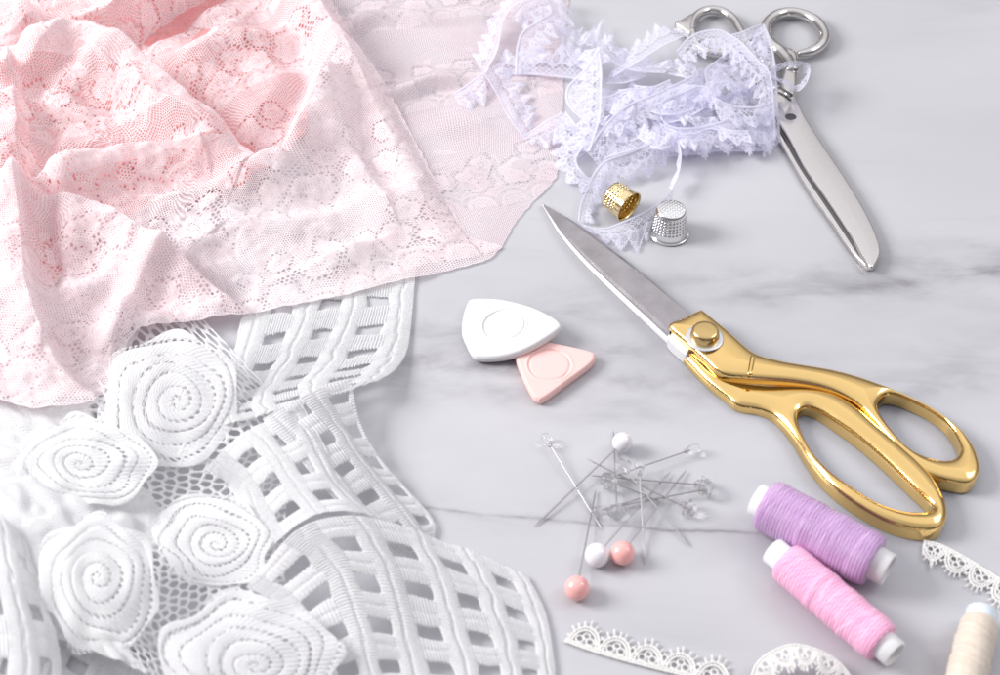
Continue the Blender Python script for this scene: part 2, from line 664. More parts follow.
PEARL_P = pbr('pink_pearl', (0.94, 0.46, 0.44), 0.22, **{'Coat Weight': 0.6, 'Coat Roughness': 0.08})
CLEAR = pbr('clear_plastic', (0.98, 0.98, 1.0), 0.04, **{'Transmission Weight': 1.0, 'IOR': 1.30, 'Specular IOR Level': 0.9, 'Alpha': 0.72})
PLASTIC = pbr('white_tube_plastic', (0.80, 0.80, 0.81), 0.4)
PLASTIC_BLUE = pbr('bluish_tube_plastic', (0.72, 0.80, 0.86), 0.4)
COTTON = None

PINK = lace_mat('pink_lace_cloth', (0.955, 0.83, 0.85), (0.96, 0.875, 0.893), 1.15, 0.0, 0.30, 0.77, 0.0, 0.19)
PINK_DEEP = lace_mat('pink_lace_crease_shade', (0.925, 0.39, 0.39), (0.94, 0.50, 0.50), 1.2, 0.9, 0.3, 0.95, 0.0, 0.5)  # same lace in a deeper pink; crease shade is put into the colour
PINK_MID = lace_mat('pink_lace_middle', (0.95, 0.79, 0.81), (0.955, 0.84, 0.855), 1.2, 0.6, 0.32, 0.95, 0.0, 0.4)
PINK_SHEER = lace_mat('pink_lace_sheer', (0.95, 0.82, 0.85), (0.95, 0.86, 0.885), 1.1, -0.1, 0.4, 0.72, 0.0, 0.25)
WHITE = lace_mat('white_guipure_cloth', (0.915, 0.915, 0.925), (0.93, 0.93, 0.937), 0.9, 2.0, 0.36, 1.0, 0.0005)
LILAC = lace_mat('lilac_white_lace', (0.835, 0.825, 0.955), (0.875, 0.865, 0.965), 0.95, -0.6, 0.42, 0.92)
TRIM = pbr('off_white_cotton', (0.83, 0.82, 0.80), 0.85, bump_scale=2600, bump_d=0.00012, **{'Sheen Weight': 0.2})

# ------------------------------------------------------------------ the table top
bm = bmesh.new()
bmesh.ops.create_cube(bm, size=1.0)
bmesh.ops.scale(bm, vec=(2.4, 1.8, 0.03), verts=bm.verts)
bmesh.ops.translate(bm, vec=(0, 0.1, -0.015), verts=bm.verts)
link('tabletop', bm_mesh('tabletop', bm, smooth=False), MARBLE, kind='structure')

# ------------------------------------------------------------------ pink lace
def ridge_field(x, y, pts, wl, wr, trough=0.42):
    """pts: list of (px,py,h mm,base mm). returns height (mm) added by one fold ridge"""
    P = crm(np.array(pts, float), 70)
    Q = W(P[:, 0], P[:, 1], P[:, 2] + P[:, 3])
    out = np.zeros(x.shape)
    mg = 4.2 * max(wl, wr) * 0.001
    m_ = (x > Q[:, 0].min() - mg) & (x < Q[:, 0].max() + mg) & (y > Q[:, 1].min() - mg) & (y < Q[:, 1].max() + mg)
    xs, ys = x[m_], y[m_]
    best = np.full(xs.shape, 1e9)
    side = np.zeros(xs.shape)
    hh = np.zeros(xs.shape)
    for i in range(len(Q) - 1):
        a, b = Q[i, :2], Q[i + 1, :2]
        ex, ey = b - a
        L2 = ex * ex + ey * ey + 1e-18
        wx, wy = xs - a[0], ys - a[1]
        t = np.clip((wx * ex + wy * ey) / L2, 0, 1)
        d2 = (wx - ex * t) ** 2 + (wy - ey * t) ** 2
        m = d2 < best
        best = np.where(m, d2, best)
        side = np.where(m, ex * wy - ey * wx, side)
        hh = np.where(m, P[i, 2] + (P[i + 1, 2] - P[i, 2]) * t, hh)
    d = np.sqrt(best) * 1000
    lf = side > 0
    w = np.where(lf, wl, wr)
    steep = lf if wl < wr else ~lf
    pro = np.exp(-(d / w) ** 2 * 0.9)
    ws = min(wl, wr)
    if max(wl, wr) > 1.6 * ws:
        pro = pro - np.where(steep, trough * np.exp(-((d - 3.0 * ws) / (1.9 * ws)) ** 2), 0)
    out[m_] = hh * pro
    return out


def lace_pattern(u, v, seed, dens=1.0, period=54.0):
    """stitched motifs of a floral lace in mm cloth coordinates; returns solid field, net field"""
    r = np.random.default_rng(seed)
    solid = np.zeros(u.shape)
    hole = np.zeros(u.shape)          # big-meshed open work
    umin, umax, vmin, vmax = u.min(), u.max(), v.min(), v.max()
    fu, fv = u.ravel(), v.ravel()
    S, Hh = solid.ravel(), hole.ravel()

    def near(cx, cy, R):
        i = np.nonzero((np.abs(fu - cx) < R) & (np.abs(fv - cy) < R))[0]
        return i, fu[i] - cx, fv[i] - cy

    def soft(d, w=0.28):
        return np.clip(0.5 + d / (2 * w), 0, 1)

    def flower(cx, cy, R, k, rot):
        i, x, y = near(cx, cy, R * 1.3)
        rr = np.hypot(x, y)
        th = np.arctan2(y, x) + rot
        edge = R * (0.74 + 0.26 * np.abs(np.cos(k * th / 2)))
        s = soft(edge - rr)
        s = np.minimum(s, 1 - soft(0.45 - np.abs(rr - edge * 0.62)) * (np.cos(th * k * 5) > -0.2))
        s = np.minimum(s, 1 - soft(0.32 - np.abs(np.sin(k * th / 2)) * rr) * (rr > R * 0.36))
        s = np.minimum(s, 1 - soft(0.5 - np.abs(rr - R * 0.25)))
        S[i] = np.maximum(S[i], s)
        ring = soft(1.2 - np.abs(rr - edge - 0.9))
        Hh[i] = np.maximum(Hh[i], ring)

    def leaf(cx, cy, L, wd, rot):
        i, x, y = near(cx, cy, L)
        a = x * math.cos(rot) + y * math.sin(rot)
        b = -x * math.sin(rot) + y * math.cos(rot)
        w_ = wd * np.clip(1 - (a / L) ** 2, 0, 1)
        s = soft(w_ - np.abs(b))
        s = np.minimum(s, 1 - soft(0.3 - np.abs(b)) * (np.sin(a * 2.6) > -0.3))
        S[i] = np.maximum(S[i], s)

    def openwork(cx, cy, R):
        i, x, y = near(cx, cy, R * 1.2)
        rr = np.hypot(x, y * 1.4)
        Hh[i] = np.maximum(Hh[i], soft(R - rr, 0.5))

    def scallop(cx, cy, R, rot):
        i, x, y = near(cx, cy, R * 1.4)
        a = x * math.cos(rot) + y * math.sin(rot)
        b = -x * math.sin(rot) + y * math.cos(rot)
        rr = np.hypot(a, b)
        th = np.arctan2(b, a)
        up = soft(b + R * 0.15, 0.5)
        lad = soft(R - rr) * soft(rr - 0.70 * R) * up
        ray = (np.cos(th * 34) > 0.15) * 1.0
        rim = soft(0.75 - np.abs(rr - R)) * up
        mid = soft(0.85 - np.abs(rr - 0.66 * R)) * up
        inn = soft(0.55 - np.abs(rr - 0.5 * R)) * up * (np.cos(th * 26) > -0.4)
        inner = soft(0.42 * R - rr) * up * 0.9
        inner = np.minimum(inner, 1 - soft(0.5 - np.abs(rr - 0.26 * R)) * (np.cos(th * 12) > 0))
        Hh[i] = np.maximum(Hh[i], lad)
        S[i] = np.maximum(np.where(lad > 0.5, np.minimum(S[i], 0.0), S[i]), np.maximum.reduce([lad * ray, rim, mid, inn, inner]))

    ang = 0.0
    for row in range(int(math.floor(vmin / period)) - 1, int(math.ceil(vmax / period)) + 1):
        y0 = row * period
        nx = int((umax - umin) / 19) + 2
        for k in range(nx):
            x0 = umin + k * 19 + r.uniform(-3, 3)
            flower(x0, y0 + 20 + r.uniform(-4, 4), r.uniform(6.0, 9.0), r.integers(5, 7), r.uniform(0, 6))
            if r.random() < dens:
                flower(x0 + r.uniform(7, 12), y0 + 34 + r.uniform(-4, 4), r.uniform(4.5, 6.5), 5, r.uniform(0, 6))
            for q in range(4):
                leaf(x0 + r.uniform(-9, 9), y0 + r.uniform(9, 46), r.uniform(4, 7.5), r.uniform(1.3, 2.4), r.uniform(0, PI))
            openwork(x0 + r.uniform(4, 14), y0 + 27 + r.uniform(-8, 8), r.uniform(3.5, 6))
            if r.random() < 0.5 * dens:
                leaf(x0 + r.uniform(-9, 9), y0 + r.uniform(46, 60), r.uniform(3, 5), r.uniform(1.1, 1.8), r.uniform(0, PI))
        for k in range(int((umax - umin) / 16.5) + 2):
            scallop(umin + k * 16.5 + (8 if row % 2 else 0), y0 + 4 + 1.5 * math.sin(k), 9.4, 0.0)
    # coarse hexagon mesh in the open work
    cs = sum(np.cos((fu * math.cos(a) + fv * math.sin(a)) * 2 * PI / (2.1 * 0.866)) for a in (0.3, 0.3 + PI / 3, 0.3 + 2 * PI / 3))
    coarse = np.clip(0.5 + (0.1 - cs) * 0.5, 0, 1)
    S[:] = np.where(S < 0.5, np.maximum(S, np.minimum(coarse, 1) * np.clip(Hh * 1.3, 0, 1) * 0.98), S)
    net = 1.0 - np.clip(Hh, 0, 1) * 0.9
    return S.reshape(u.shape), net.reshape(u.shape)


def sheet(name, outline_px, zfun, step, pat_seed, mat, parent, rot=0.6, dens=1.0, warp=True, label=None, period=54.0):
    O = W(np.array(outline_px)[:, 0], np.array(outline_px)[:, 1], np.array(outline_px)[:, 2] if len(outline_px[0]) > 2 else 0.0)
    x0, y0 = O[:, 0].min() - 0.002, O[:, 1].min() - 0.002
    x1, y1 = O[:, 0].max() + 0.002, O[:, 1].max() + 0.002
    ni, nj = int((x1 - x0) / step), int((y1 - y0) / step)
    X, Y = np.meshgrid(np.linspace(x0, x1, ni), np.linspace(y0, y1, nj), indexing='ij')
    sd = poly_sdf(X, Y, O) * 1000
    sd = sd + 0.3 * sine_noise(X * 1000, Y * 1000, 9, 5)
    Z = zfun(X, Y, sd)
    # unfold: walk the surface so the pattern follows the folds
    zz = Z * 0.001
    if warp:
        du = np.sqrt(np.diff(X, axis=0) ** 2 + 0.35 * np.minimum(np.abs(np.diff(zz, axis=0)), 0.0012) ** 2)
        dv = np.sqrt(np.diff(Y, axis=1) ** 2 + 0.35 * np.minimum(np.abs(np.diff(zz, axis=1)), 0.0012) ** 2)
        U = np.concatenate([np.zeros((1, nj)), np.cumsum(du, 0)], 0) * 1000
        V = np.concatenate([np.zeros((ni, 1)), np.cumsum(dv, 1)], 1) * 1000
        U = U - U[-1:, :] + (x1 - x0) * 1000
    else:
        U, V = (X - x0) * 1000, (Y - y0) * 1000
    u = U * math.cos(rot) + V * math.sin(rot)
    v = -U * math.sin(rot) + V * math.cos(rot)
    u = u + 2.5 * sine_noise(U, V, 70, 31)
    v = v + 2.5 * sine_noise(U, V, 70, 32)
    S, N = lace_pattern(u, v, pat_seed, dens, period)
    edge = np.clip(0.5 + sd / 0.8, 0, 1)
    hem = np.clip(1.0 - np.abs(sd - 0.3) / 0.55, 0, 1)
    S = np.maximum(S, hem) * edge
    N = np.minimum(N, edge)
    P = np.stack([X, Y, zz], -1).reshape(-1, 3)
    f = grid_faces(ni, nj, sd > -0.6)
    P, f, S, N, u, v = compact(P, f, S.ravel(), N.ravel(), u.ravel(), v.ravel())
    me = mesh_np(name, P, f, {'solid': S, 'net': N}, np.stack([u, v], -1))
    return link(name, me, mat, parent, label)


def pink_base(x, y):
    px, py = pxy(x, y)
    a = sstep(430, 30, px + 0.55 * py)
    b = sstep(470, 250, px) * sstep(420, 250, py + 0.2 * px)
    left = sstep(120, -20, px) * sstep(430, 330, py)
    return 2.2 + 15 * a + 5 * b + 8 * left + 9 * sstep(215, 130, px) * sstep(300, 350, py)


# fold ridges: (px, py, height, base height under it), width on the left / right of the direction of travel
RIDGES = [
    ([(22, 66, 5, 16), (37, 49, 14, 16), (81, 33, 19, 16), (112, 42, 19, 15), (149, 68, 17, 13), (187, 93, 15, 12), (224, 121, 12, 10), (249, 146, 8, 9), (262, 160, 3, 8)], 3.0, 17),
    ([(30, 200, 4, 16), (38, 184, 9, 15), (56, 166, 12, 15), (93, 154, 12, 14), (130, 149, 10, 12), (170, 148, 7, 11), (215, 152, 2, 10)], 2.8, 14),
    ([(200, 196, 2, 7), (222, 186, 6, 7), (258, 164, 9, 7), (283, 150, 11, 7), (299, 122, 13, 7), (313, 88, 14, 8), (328, 58, 12, 9), (318, 30, 6, 10), (290, 2, 4, 10)], 5.5, 16),
    ([(16, 205, 4, 15), (62, 207, 8, 13), (106, 214, 11, 10), (149, 239, 11, 7), (187, 267, 9, 5), (225, 297, 6, 3), (250, 316, 2, 2)], 2.2, 16),
    ([(16, 90, 6, 20), (19, 118, 10, 20), (22, 187, 11, 18), (25, 236, 10, 15), (29, 276, 9, 13), (38, 322, 7, 13), (62, 374, 5, 11), (96, 404, 3, 9)], 3.0, 16),
    ([(8, 4, 10, 20), (28, 15, 12, 20), (38, 30, 8, 20), (44, 46, 3, 19)], 3.0, 9),
    ([(50, 36, 4, 20), (85, 15, 12, 20), (115, 2, 15, 20), (150, -14, 15, 18), (190, -32, 12, 16)], 13, 3.5),
    ([(40, 100, 3, 18), (80, 84, 5, 17), (120, 78, 4, 15), (150, 88, 2, 13)], 7, 10),
    ([(118, 335, 5, 9), (128, 308, 6, 8), (145, 280, 6, 7), (175, 256, 5, 6), (205, 240, 3, 6)], 7, 4.5),
    ([(0, 92, 4, 20), (22, 84, 6, 20), (46, 74, 5, 19), (70, 62, 2, 18)], 8, 3.0),
    ([(60, 330, 3, 12), (90, 290, 4, 11), (120, 262, 3, 10)], 6, 8),
    ([(300, -20, 9, 9), (342, 31, 8, 6), (373, 75, 7, 5), (398, 124, 6, 4), (429, 180, 4, 3), (457, 224, 2.4, 2), (467, 237, 1, 2)], 2.6, 14),
    ([(215, 215, 1.5, 6), (270, 225, 3, 5), (330, 215, 3, 5), (390, 190, 2, 4)], 4, 10),
    ([(240, 300, 1, 3), (300, 270, 3, 4), (350, 250, 2.5, 4)], 3.5, 9),
    ([(330, 90, 3, 8), (350, 140, 4, 7), (385, 200, 2, 5)], 3.5, 9),
    ([(75, 225, 1.5, 12), (70, 265, 3, 11), (58, 310, 3, 11), (52, 350, 1.5, 11)], 6, 9),
    ([(130, 100, 2, 14), (165, 120, 5, 12), (215, 140, 4, 10)], 3.5, 8),
    ([(230, 20, 3, 13), (200, 45, 5, 13), (160, 62, 2, 14)], 9, 3.5),
    ([(70, 110, 2, 16), (100, 122, 4, 14), (150, 128, 2, 12)], 3.5, 8),
    ([(340, 260, 2, 4), (380, 230, 3, 4), (410, 190, 3, 4)], 8, 10),
    ([(200, 60, 3, 12), (235, 40, 5, 12), (280, 30, 5, 12)], 9, 9),
    ([(240, 120, 2, 10), (262, 100, 3, 10), (285, 70, 3, 10)], 6, 6),
]


def under_z(X, Y, sd):
    Z = pink_base(X, Y) - 3.6 - 5.0 * sstep(215, 262, pxy(X, Y)[0])
    for pts, a, b in RIDGES[:8]:
        Z = Z + 0.35 * ridge_field(X, Y, pts, a * 2.2, b * 1.2)
    Z = Z + 0.8 * sine_noise(X * 1000, Y * 1000, 26, 21)
    return np.maximum(Z, 0.6)


def pink_z(X, Y, sd):
    Z = pink_base(X, Y)
    for pts, a, b in RIDGES:
        Z = Z + 1.25 * ridge_field(X, Y, pts, a, b)
    px, py = pxy(X, Y)
    wr_ = 1.0 * sine_noise(X * 1000, Y * 1000, 34, 11) + 0.30 * sine_noise(X * 1000, Y * 1000, 15, 12) + 0.12 * sine_noise(X * 1000, Y * 1000, 6, 14)
    Z = Z + wr_ * (0.4 + sstep(480, 150, px))
    free = sstep(200, 330, px)            # the free hem settles on what lies below
    low = 1.0 + 2.6 * sstep(450, 400, px)
    k = np.clip(sd / 12.0, 0, 1) ** 0.8
    Z = np.where(free > 0, Z * (1 - free) + free * (low + (Z - low) * k), Z)
    lim = under_z(X, Y, sd) + 0.7
    return np.maximum(np.where(px < 118, np.maximum(Z, lim), Z), 0.8)


pink = thing('pink_lace_fabric', W(230, 180, 0), 'large piece of sheer pink floral lace heaped in soft folds at the upper left', 'lace fabric')
main_outline = [(-140, -150), (300, -150), (318, -20), (350, 33, 4), (382, 78, 4), (406, 124, 3), (436, 180, 2), (462, 224, 2), (470, 237, 1),
                (503, 247, 1), (491, 259, 1), (423, 278, 1), (348, 297, 2), (261, 313, 3), (246, 319, 3), (193, 326, 5), (143, 336, 9), (122, 352, 12), (108, 380, 13), (98, 410, 12), (70, 416, 12), (37, 418, 12),
                (0, 408, 12), (-140, 400, 10)]
main_outline = [(p + (0.0,))[:3] if len(p) == 2 else p for p in main_outline]
sheet('draped_layer', main_outline, pink_z, 0.00042, 3, PINK, pink, rot=0.55, dens=1.0)


sheet('soft_middle_layer', [(-140, 215, 8), (40, 225, 8), (120, 235, 6), (190, 275, 4), (228, 300, 3), (244, 315, 3), (193, 322, 4), (143, 331, 7), (118, 350, 11), (102, 382, 11), (92, 404, 10), (37, 411, 10), (0, 402, 10), (-140, 396, 9)],
      lambda X, Y, sd: np.maximum(pink_z(X, Y, sd) - 2.6 + 0.6 * sine_noise(X * 1000, Y * 1000, 24, 77), 0.6), 0.0007, 19, PINK_MID, pink, rot=2.1)
sheet('gathered_inner_layer', [(-140, -150, 8), (300, -150, 5), (318, 20, 4), (305, 130, 3), (240, 190, 3), (170, 200, 4), (110, 235, 5), (50, 300, 8), (-140, 330, 10)], under_z, 0.00075, 9, PINK_DEEP, pink, rot=1.3)  # deeper pink sheet shows in the creases as painted shade


def lower_z(X, Y, sd):
    Z = 0.9 + 0 * X
    for pts, a, b in [([(330, 62, 2, 2), (343, 31, 5, 2), (374, 9, 6, 2), (430, 12, 4, 2), (480, 14, 2, 2)], 10, 5),
                      ([(370, 100, 1, 1), (384, 93, 4, 1), (412, 83, 6, 1), (437, 75, 6, 1), (474, 76, 4, 1), (520, 82, 2, 1)], 9, 3.5),
                      ([(395, 140, 1, 1), (430, 130, 1.6, 1), (480, 120, 1.5, 1)], 9, 6),
                      ([(330, -30, 5, 2), (380, -22, 5, 2), (470, -10, 4, 2), (560, -4, 2, 2)], 8, 6)]:
        Z = Z + ridge_field(X, Y, pts, a, b)
    Z = Z + 0.25 * (1 + sine_noise(X * 1000, Y * 1000, 30, 17))
    px, py = pxy(X, Y)
    return 0.7 + np.maximum(Z - 0.7, 0.0) * np.clip(sd / 8, 0, 1)


lo_out = [(255, -150), (585, -150), (572, -30), (566, 20), (563, 100), (557, 177), (530, 205), (517, 220), (500, 249), (470, 258), (400, 262), (330, 230), (300, 120), (270, 0)]
sheet('flat_lower_layer', [p + (0.8,) for p in lo_out], lower_z, 0.0005, 15, PINK_SHEER, pink, rot=0.25, dens=0.5, warp=False, period=74.0)

# ------------------------------------------------------------------ white guipure lace
white = thing('white_guipure_lace', W(240, 560, 0), 'thick white guipure lace with corded roses and ladder grid border at the lower left', 'lace fabric')


def surf(ctrl, ni, nj):
    """ctrl: rows of (px,py,z). dense world points"""
    C = np.array(ctrl, float)
    C = crm(crm(C, ni, 0), nj, 1)
    return W(C[..., 0], C[..., 1], np.maximum(C[..., 2], 0.5))


def normals(P):
    du = np.gradient(P, axis=0)
    dv = np.gradient(P, axis=1)
    n = np.cross(du, dv)
    n /= np.linalg.norm(n, axis=-1, keepdims=True) + 1e-12
    flip = np.sign(n[..., 2:3])
    flip[flip == 0] = 1
    return n * flip


def lengths(P):
    du = np.linalg.norm(np.diff(P, axis=0), axis=-1)
    dv = np.linalg.norm(np.diff(P, axis=1), axis=-1)
    return du.sum(0).mean() * 1000, dv.sum(1).mean() * 1000


def build_patch(name, P, height, solid, mat, parent, uvs, net=None, label=None):
    N = normals(P)
    V = P + N * (height[..., None] * 0.001)
    ni, nj = solid.shape
    f = grid_faces(ni, nj, solid > 0.3)
    v, f, s, u2 = compact(V.reshape(-1, 3), f, solid.ravel(), uvs.reshape(-1, 2))
    return link(name, mesh_np(name, v, f, {'solid': s, 'net': s * 0 if net is None else net.ravel()[:len(s)]}, u2), mat, parent, label)


def lattice(ctrl, u0, u1, v0, v1, seed, step=0.29, hw=0.225, hh=0.175, puff=0.8):
    """ladder-tape grid: long tapes at integer u running along v (rows), cross bars at integer v"""
    P0 = surf(ctrl, 40, 40)
    Li, Lj = lengths(P0)
    ni, nj = int(Li / step), int(Lj / step)
    P = surf(ctrl, ni, nj)
    vv = np.linspace(v0, v1, ni)[:, None] + np.zeros((1, nj))
    uu = np.linspace(u0, u1, nj)[None, :] + np.zeros((ni, 1))
    su, sv = Lj / (u1 - u0), Li / (v1 - v0)          # mm per cell
    jx = sine_noise(uu * su, vv * sv, 14, seed) * 0.025
    jy = sine_noise(uu * su, vv * sv, 14, seed + 1) * 0.03
    du = uu + jx - np.floor(uu + jx) - 0.5
    dv = vv + jy - np.floor(vv + jy) - 0.5
    rag = 0.24 * np.sin(uu * su * 2 * PI / 1.1)
    qx, qy = (np.abs(du) - hw) * su, (np.abs(dv) - hh) * sv + rag
    rc = 0.8
    sdf = np.hypot(np.maximum(qx + rc, 0), np.maximum(qy + rc, 0)) + np.minimum(np.maximum(qx + rc, qy + rc), 0) - rc
    tape = 0.5 - np.abs(du)                           # distance from tape centre (cells)
    tn = tape / (0.5 - hw)
    bar = 0.5 - np.abs(dv)
    bn = bar / (0.5 - hh)
    ht = np.where(tn < 1, np.sqrt(np.clip(1 - tn ** 2, 0, 1)) * 1.15 - 0.75 * np.exp(-(tn / 0.14) ** 2), -1)
    hb = np.where(bn < 1, 0.75 * np.sqrt(np.clip(1 - bn ** 2, 0, 1)) - 0.4 * np.exp(-((bn - 0.0) / 0.18) ** 2) + 0.32 * np.sin(uu * su * 2 * PI / 1.1), -1)
    h = np.maximum(ht, hb) + 0.34 * np.sin(vv * sv * 2 * PI / 1.1 + 0.8 * np.sign(du) * jx * 40) * (tn < 1)
    h = np.where(sdf > 0, h, 0) * puff
    # outer rims: keep the outermost tape and end straight
    e = np.minimum(np.minimum(uu - u0, u1 - uu) * su, np.minimum(vv - v0, v1 - vv) * sv)
    solid = np.clip(0.5 + sdf / 0.7, 0, 1) * np.clip(0.2 + e / 0.5, 0, 1)
    uvs = np.stack([uu * su, vv * sv], -1)
    return build_patch('lattice_border', P, h, solid, WHITE, white, uvs)


def rose(c, ex, ey, zc, ta, tb, dome, seed, turns=5.6, step=0.0042):
    n = int(2.5 / step)
    A, B = np.meshgrid(np.linspace(-1.18, 1.18, n), np.linspace(-1.18, 1.18, n), indexing='ij')
    px = c[0] + A * ex[0] + B * ey[0]
    py = c[1] + A * ex[1] + B * ey[1]
    R2 = A * A + B * B
    z = zc + ta * A + tb * B + dome * (1 - R2) + 0.5 * sine_noise(A * 20, B * 20, 16, seed)
    P = W(px, py, np.maximum(z, 0.6))
    Li, Lj = lengths(P)
    mm = (Li + Lj) / 2 / 2.36                         # radius in mm
    rnd = np.random.default_rng(seed)
    ca_, cb_ = rnd.uniform(-0.16, 0.16, 2)             # the heart of each rose sits off centre
    fo = np.clip(1 - np.sqrt(R2), 0, 1)
    A2, B2 = A - ca_ * fo, B - cb_ * fo
    r = np.hypot(A2, B2) + 1e-6
    th = np.arctan2(B2, A2)
    p1, p2, p3 = rnd.uniform(0, 6.28, 3)
    wob = 1 + 0.06 * sine_noise(A * 10, B * 10, 11, seed + 9, 8) * sstep(0.1, 0.7, r)
    q = r * wob
    ph = q * turns + th / (2 * PI) + 0.20 * np.sin(3 * th + p3 + 5 * q) * sstep(0.2, 0.6, q) + 0.10 * np.sin(5 * th + p1 - 7 * q) * sstep(0.4, 0.8, q)
    f = ph - np.floor(ph)
    ring = np.floor(ph)
    outer = 1.0 + 0.035 * np.cos(7 * th + p1)
    gapw = 0.15
    dist = np.minimum(f, 1 - f)                       # 0 in the groove
    spin = th - 2 * PI * ring                         # runs on along the spiral
    bridge = np.cos(spin * np.round(np.maximum(q * turns, 0.6) * 11)) > 0.05
    gapmask = sstep(-0.8, -0.1, np.sin(1.37 * spin + p2))      # grooves closed in places
    g = np.clip(0.5 + (dist - gapw * gapmask) * mm / turns / 0.30, 0, 1)
    solid = np.where(bridge, np.maximum(g, 0.8), g)
    solid = solid * np.clip(0.5 + (outer - q) * mm / 0.5, 0, 1)
    rib = np.sqrt(np.clip(1 - (1 - np.minimum(dist / 0.5, 1) * 1.0) ** 2.2, 0, 1))
    h = 0.07 * np.sin(spin * np.round(np.maximum(q * turns, 1.0) * 13)) * (dist > 0.12) + 0.45 * rib + 0.35 * np.sin(1.71 * spin + p3) * sstep(0.2, 0.5, q) * rib
    uvs = np.stack([A * mm, B * mm], -1)
    return build_patch('rose_motif', P, np.where(solid > 0.4, h, h * 0.3), solid, WHITE, white, uvs)


def brides(ctrl, npts, seed, width=0.42, fill=None, step=0.36, cell=4.3):
    """irregular corded mesh that joins the motifs"""
    P0 = surf(ctrl, 30, 30)
    Li, Lj = lengths(P0)
    ni, nj = int(Li / step), int(Lj / step)
    P = surf(ctrl, ni, nj)
    a = np.linspace(0, Li, ni)[:, None] + np.zeros((1, nj))
    b = np.linspace(0, Lj, nj)[None, :] + np.zeros((ni, 1))
    r = np.random.default_rng(seed)
    gx, gy = np.meshgrid(np.arange(-1, Li / cell + 2), np.arange(-1, Lj / cell + 2), indexing='ij')
    pts = np.stack([(gx + 0.5 * (np.round(gy) % 2) + r.uniform(-0.24, 0.24, gx.shape)) * cell, (gy + r.uniform(-0.24, 0.24, gx.shape)) * cell], -1).reshape(-1, 2)
    d1 = np.full(a.shape, 1e9)
    d2 = np.full(a.shape, 1e9)
    for p in pts:
        d = np.hypot(a - p[0], b - p[1])
        d2 = np.minimum(d2, np.maximum(d1, d))
        d1 = np.minimum(d1, d)
    e = (d2 - d1) * 0.5
    solid = np.clip(0.5 + (width * 1.6 - e) / 0.5, 0, 1)
    if fill is not None:
        fl = fill(a / Li, b / Lj)
        solid = np.maximum(solid, fl)
    h = 0.7 * np.sqrt(np.clip(1 - (e / (width * 1.8)) ** 2, 0, 1))
    if fill is not None:
        pl = sine_noise(a, b, 17, seed + 3)
        h = h * (1 - fl) + fl * (1.0 * np.sin(pl * 1.4) + 0.22 * np.sin((a + 0.3 * b) * 2 * PI / 1.3))
    return build_patch('corded_net', P, h, solid, WHITE, white, np.stack([a, b], -1))


# lattice under and below the pink lace
lattice([[(262, 190, .8), (318, 184, .8), (370, 178, .8), (424, 172, .8)],
         [(254, 262, 1), (311, 256, 1), (364, 252, 1), (418, 248, .8)],
         [(240, 322, 2), (300, 316, 1.5), (354, 312, 1.2), (413, 310, .8)],
         [(226, 378, 8), (278, 368, 5), (334, 360, 3), (408, 350, 1.5)],
         [(216, 408, 12), (258, 398, 12), (316, 384, 10), (396, 370, 5)],
         [(224, 426, 15), (262, 416, 17), (320, 400, 16), (378, 382, 11)]], -0.3, 3.24, 0.1, 9.4, 40)
# folded-over strip running down to the right
lattice([[(262, 420, 18), (304, 396, 19), (350, 379, 13)],
         [(292, 452, 17), (330, 428, 14), (360, 424, 9)],
         [(316, 482, 17), (352, 460, 11), (380, 460, 6)],
         [(346, 512, 15), (378, 492, 8), (408, 492, 3)],
         [(380, 542, 10), (408, 528, 5), (433, 522, 1.5)],
         [(400, 556, 6), (422, 550, 3), (432, 548, 1)]], -0.25, 1.86, 0.15, 5.75, 50)
# gathered piece between roses and strip
lattice([[(205, 470, 12), (235, 440, 15), (268, 420, 17), (300, 400, 16)],
         [(232, 492, 10), (262, 466, 16), (292, 450, 18), (322, 440, 15)],
         [(250, 530, 9), (282, 498, 15), (314, 484, 19), (345, 486, 15)],
         [(262, 560, 8), (300, 524, 17), (340, 512, 20), (382, 520, 13)]], -0.3, 2.3, -0.2, 3.2, 60, hw=0.24, hh=0.2)
# the large front panel
lattice([[(246, 588, 9), (294, 532, 20), (342, 516, 20), (396, 524, 13), (438, 540, 7), (484, 556, 3), (528, 578, 1)],
         [(280, 606, 9), (332, 568, 16), (374, 566, 15), (420, 574, 10), (464, 586, 6), (506, 598, 3), (545, 612, 1)],
         [(308, 642, 7), (354, 622, 10), (392, 624, 9), (436, 630, 6), (480, 636, 4), (520, 642, 2), (553, 652, 1)],
         [(332, 684, 5), (368, 676, 6), (404, 676, 5), (450, 678, 4), (492, 680, 3), (528, 682, 2), (556, 686, 1)],
         [(350, 730, 4), (380, 728, 4), (414, 728, 3), (458, 728, 3), (498, 728, 2), (534, 728, 2), (556, 728, 1)]], -0.95, 4.22, -0.28, 5.1, 70)
# panel lying flat under the roses at the bottom left
lattice([[(18, 560, 2), (90, 600, 2), (190, 650, 2)],
         [(0, 620, 1.5), (60, 655, 1.5), (150, 710, 1.5)],
         [(-20, 690, 1), (30, 720, 1), (110, 770, 1)]], -0.3, 4.3, -0.3, 3.3, 80)
# raised fold at the left edge
lattice([[(-60, 500, 20), (-20, 505, 24), (14, 528, 20), (26, 545, 14)],
         [(-60, 580, 24), (-10, 575, 28), (28, 585, 24), (44, 598, 16)],
         [(-60, 640, 24), (0, 640, 28), (42, 642, 24), (58, 650, 16)],
         [(-60, 720, 22), (0, 720, 26), (48, 720, 22), (66, 722, 15)]], -0.3, 2.3, -0.2, 3.2, 90, hh=0.16, hw=0.2)


def left_fill(a, b):
    return np.clip(0.5 + (0.50 - b - 0.1 * np.sin(a * 9)) * 8, 0, 1)


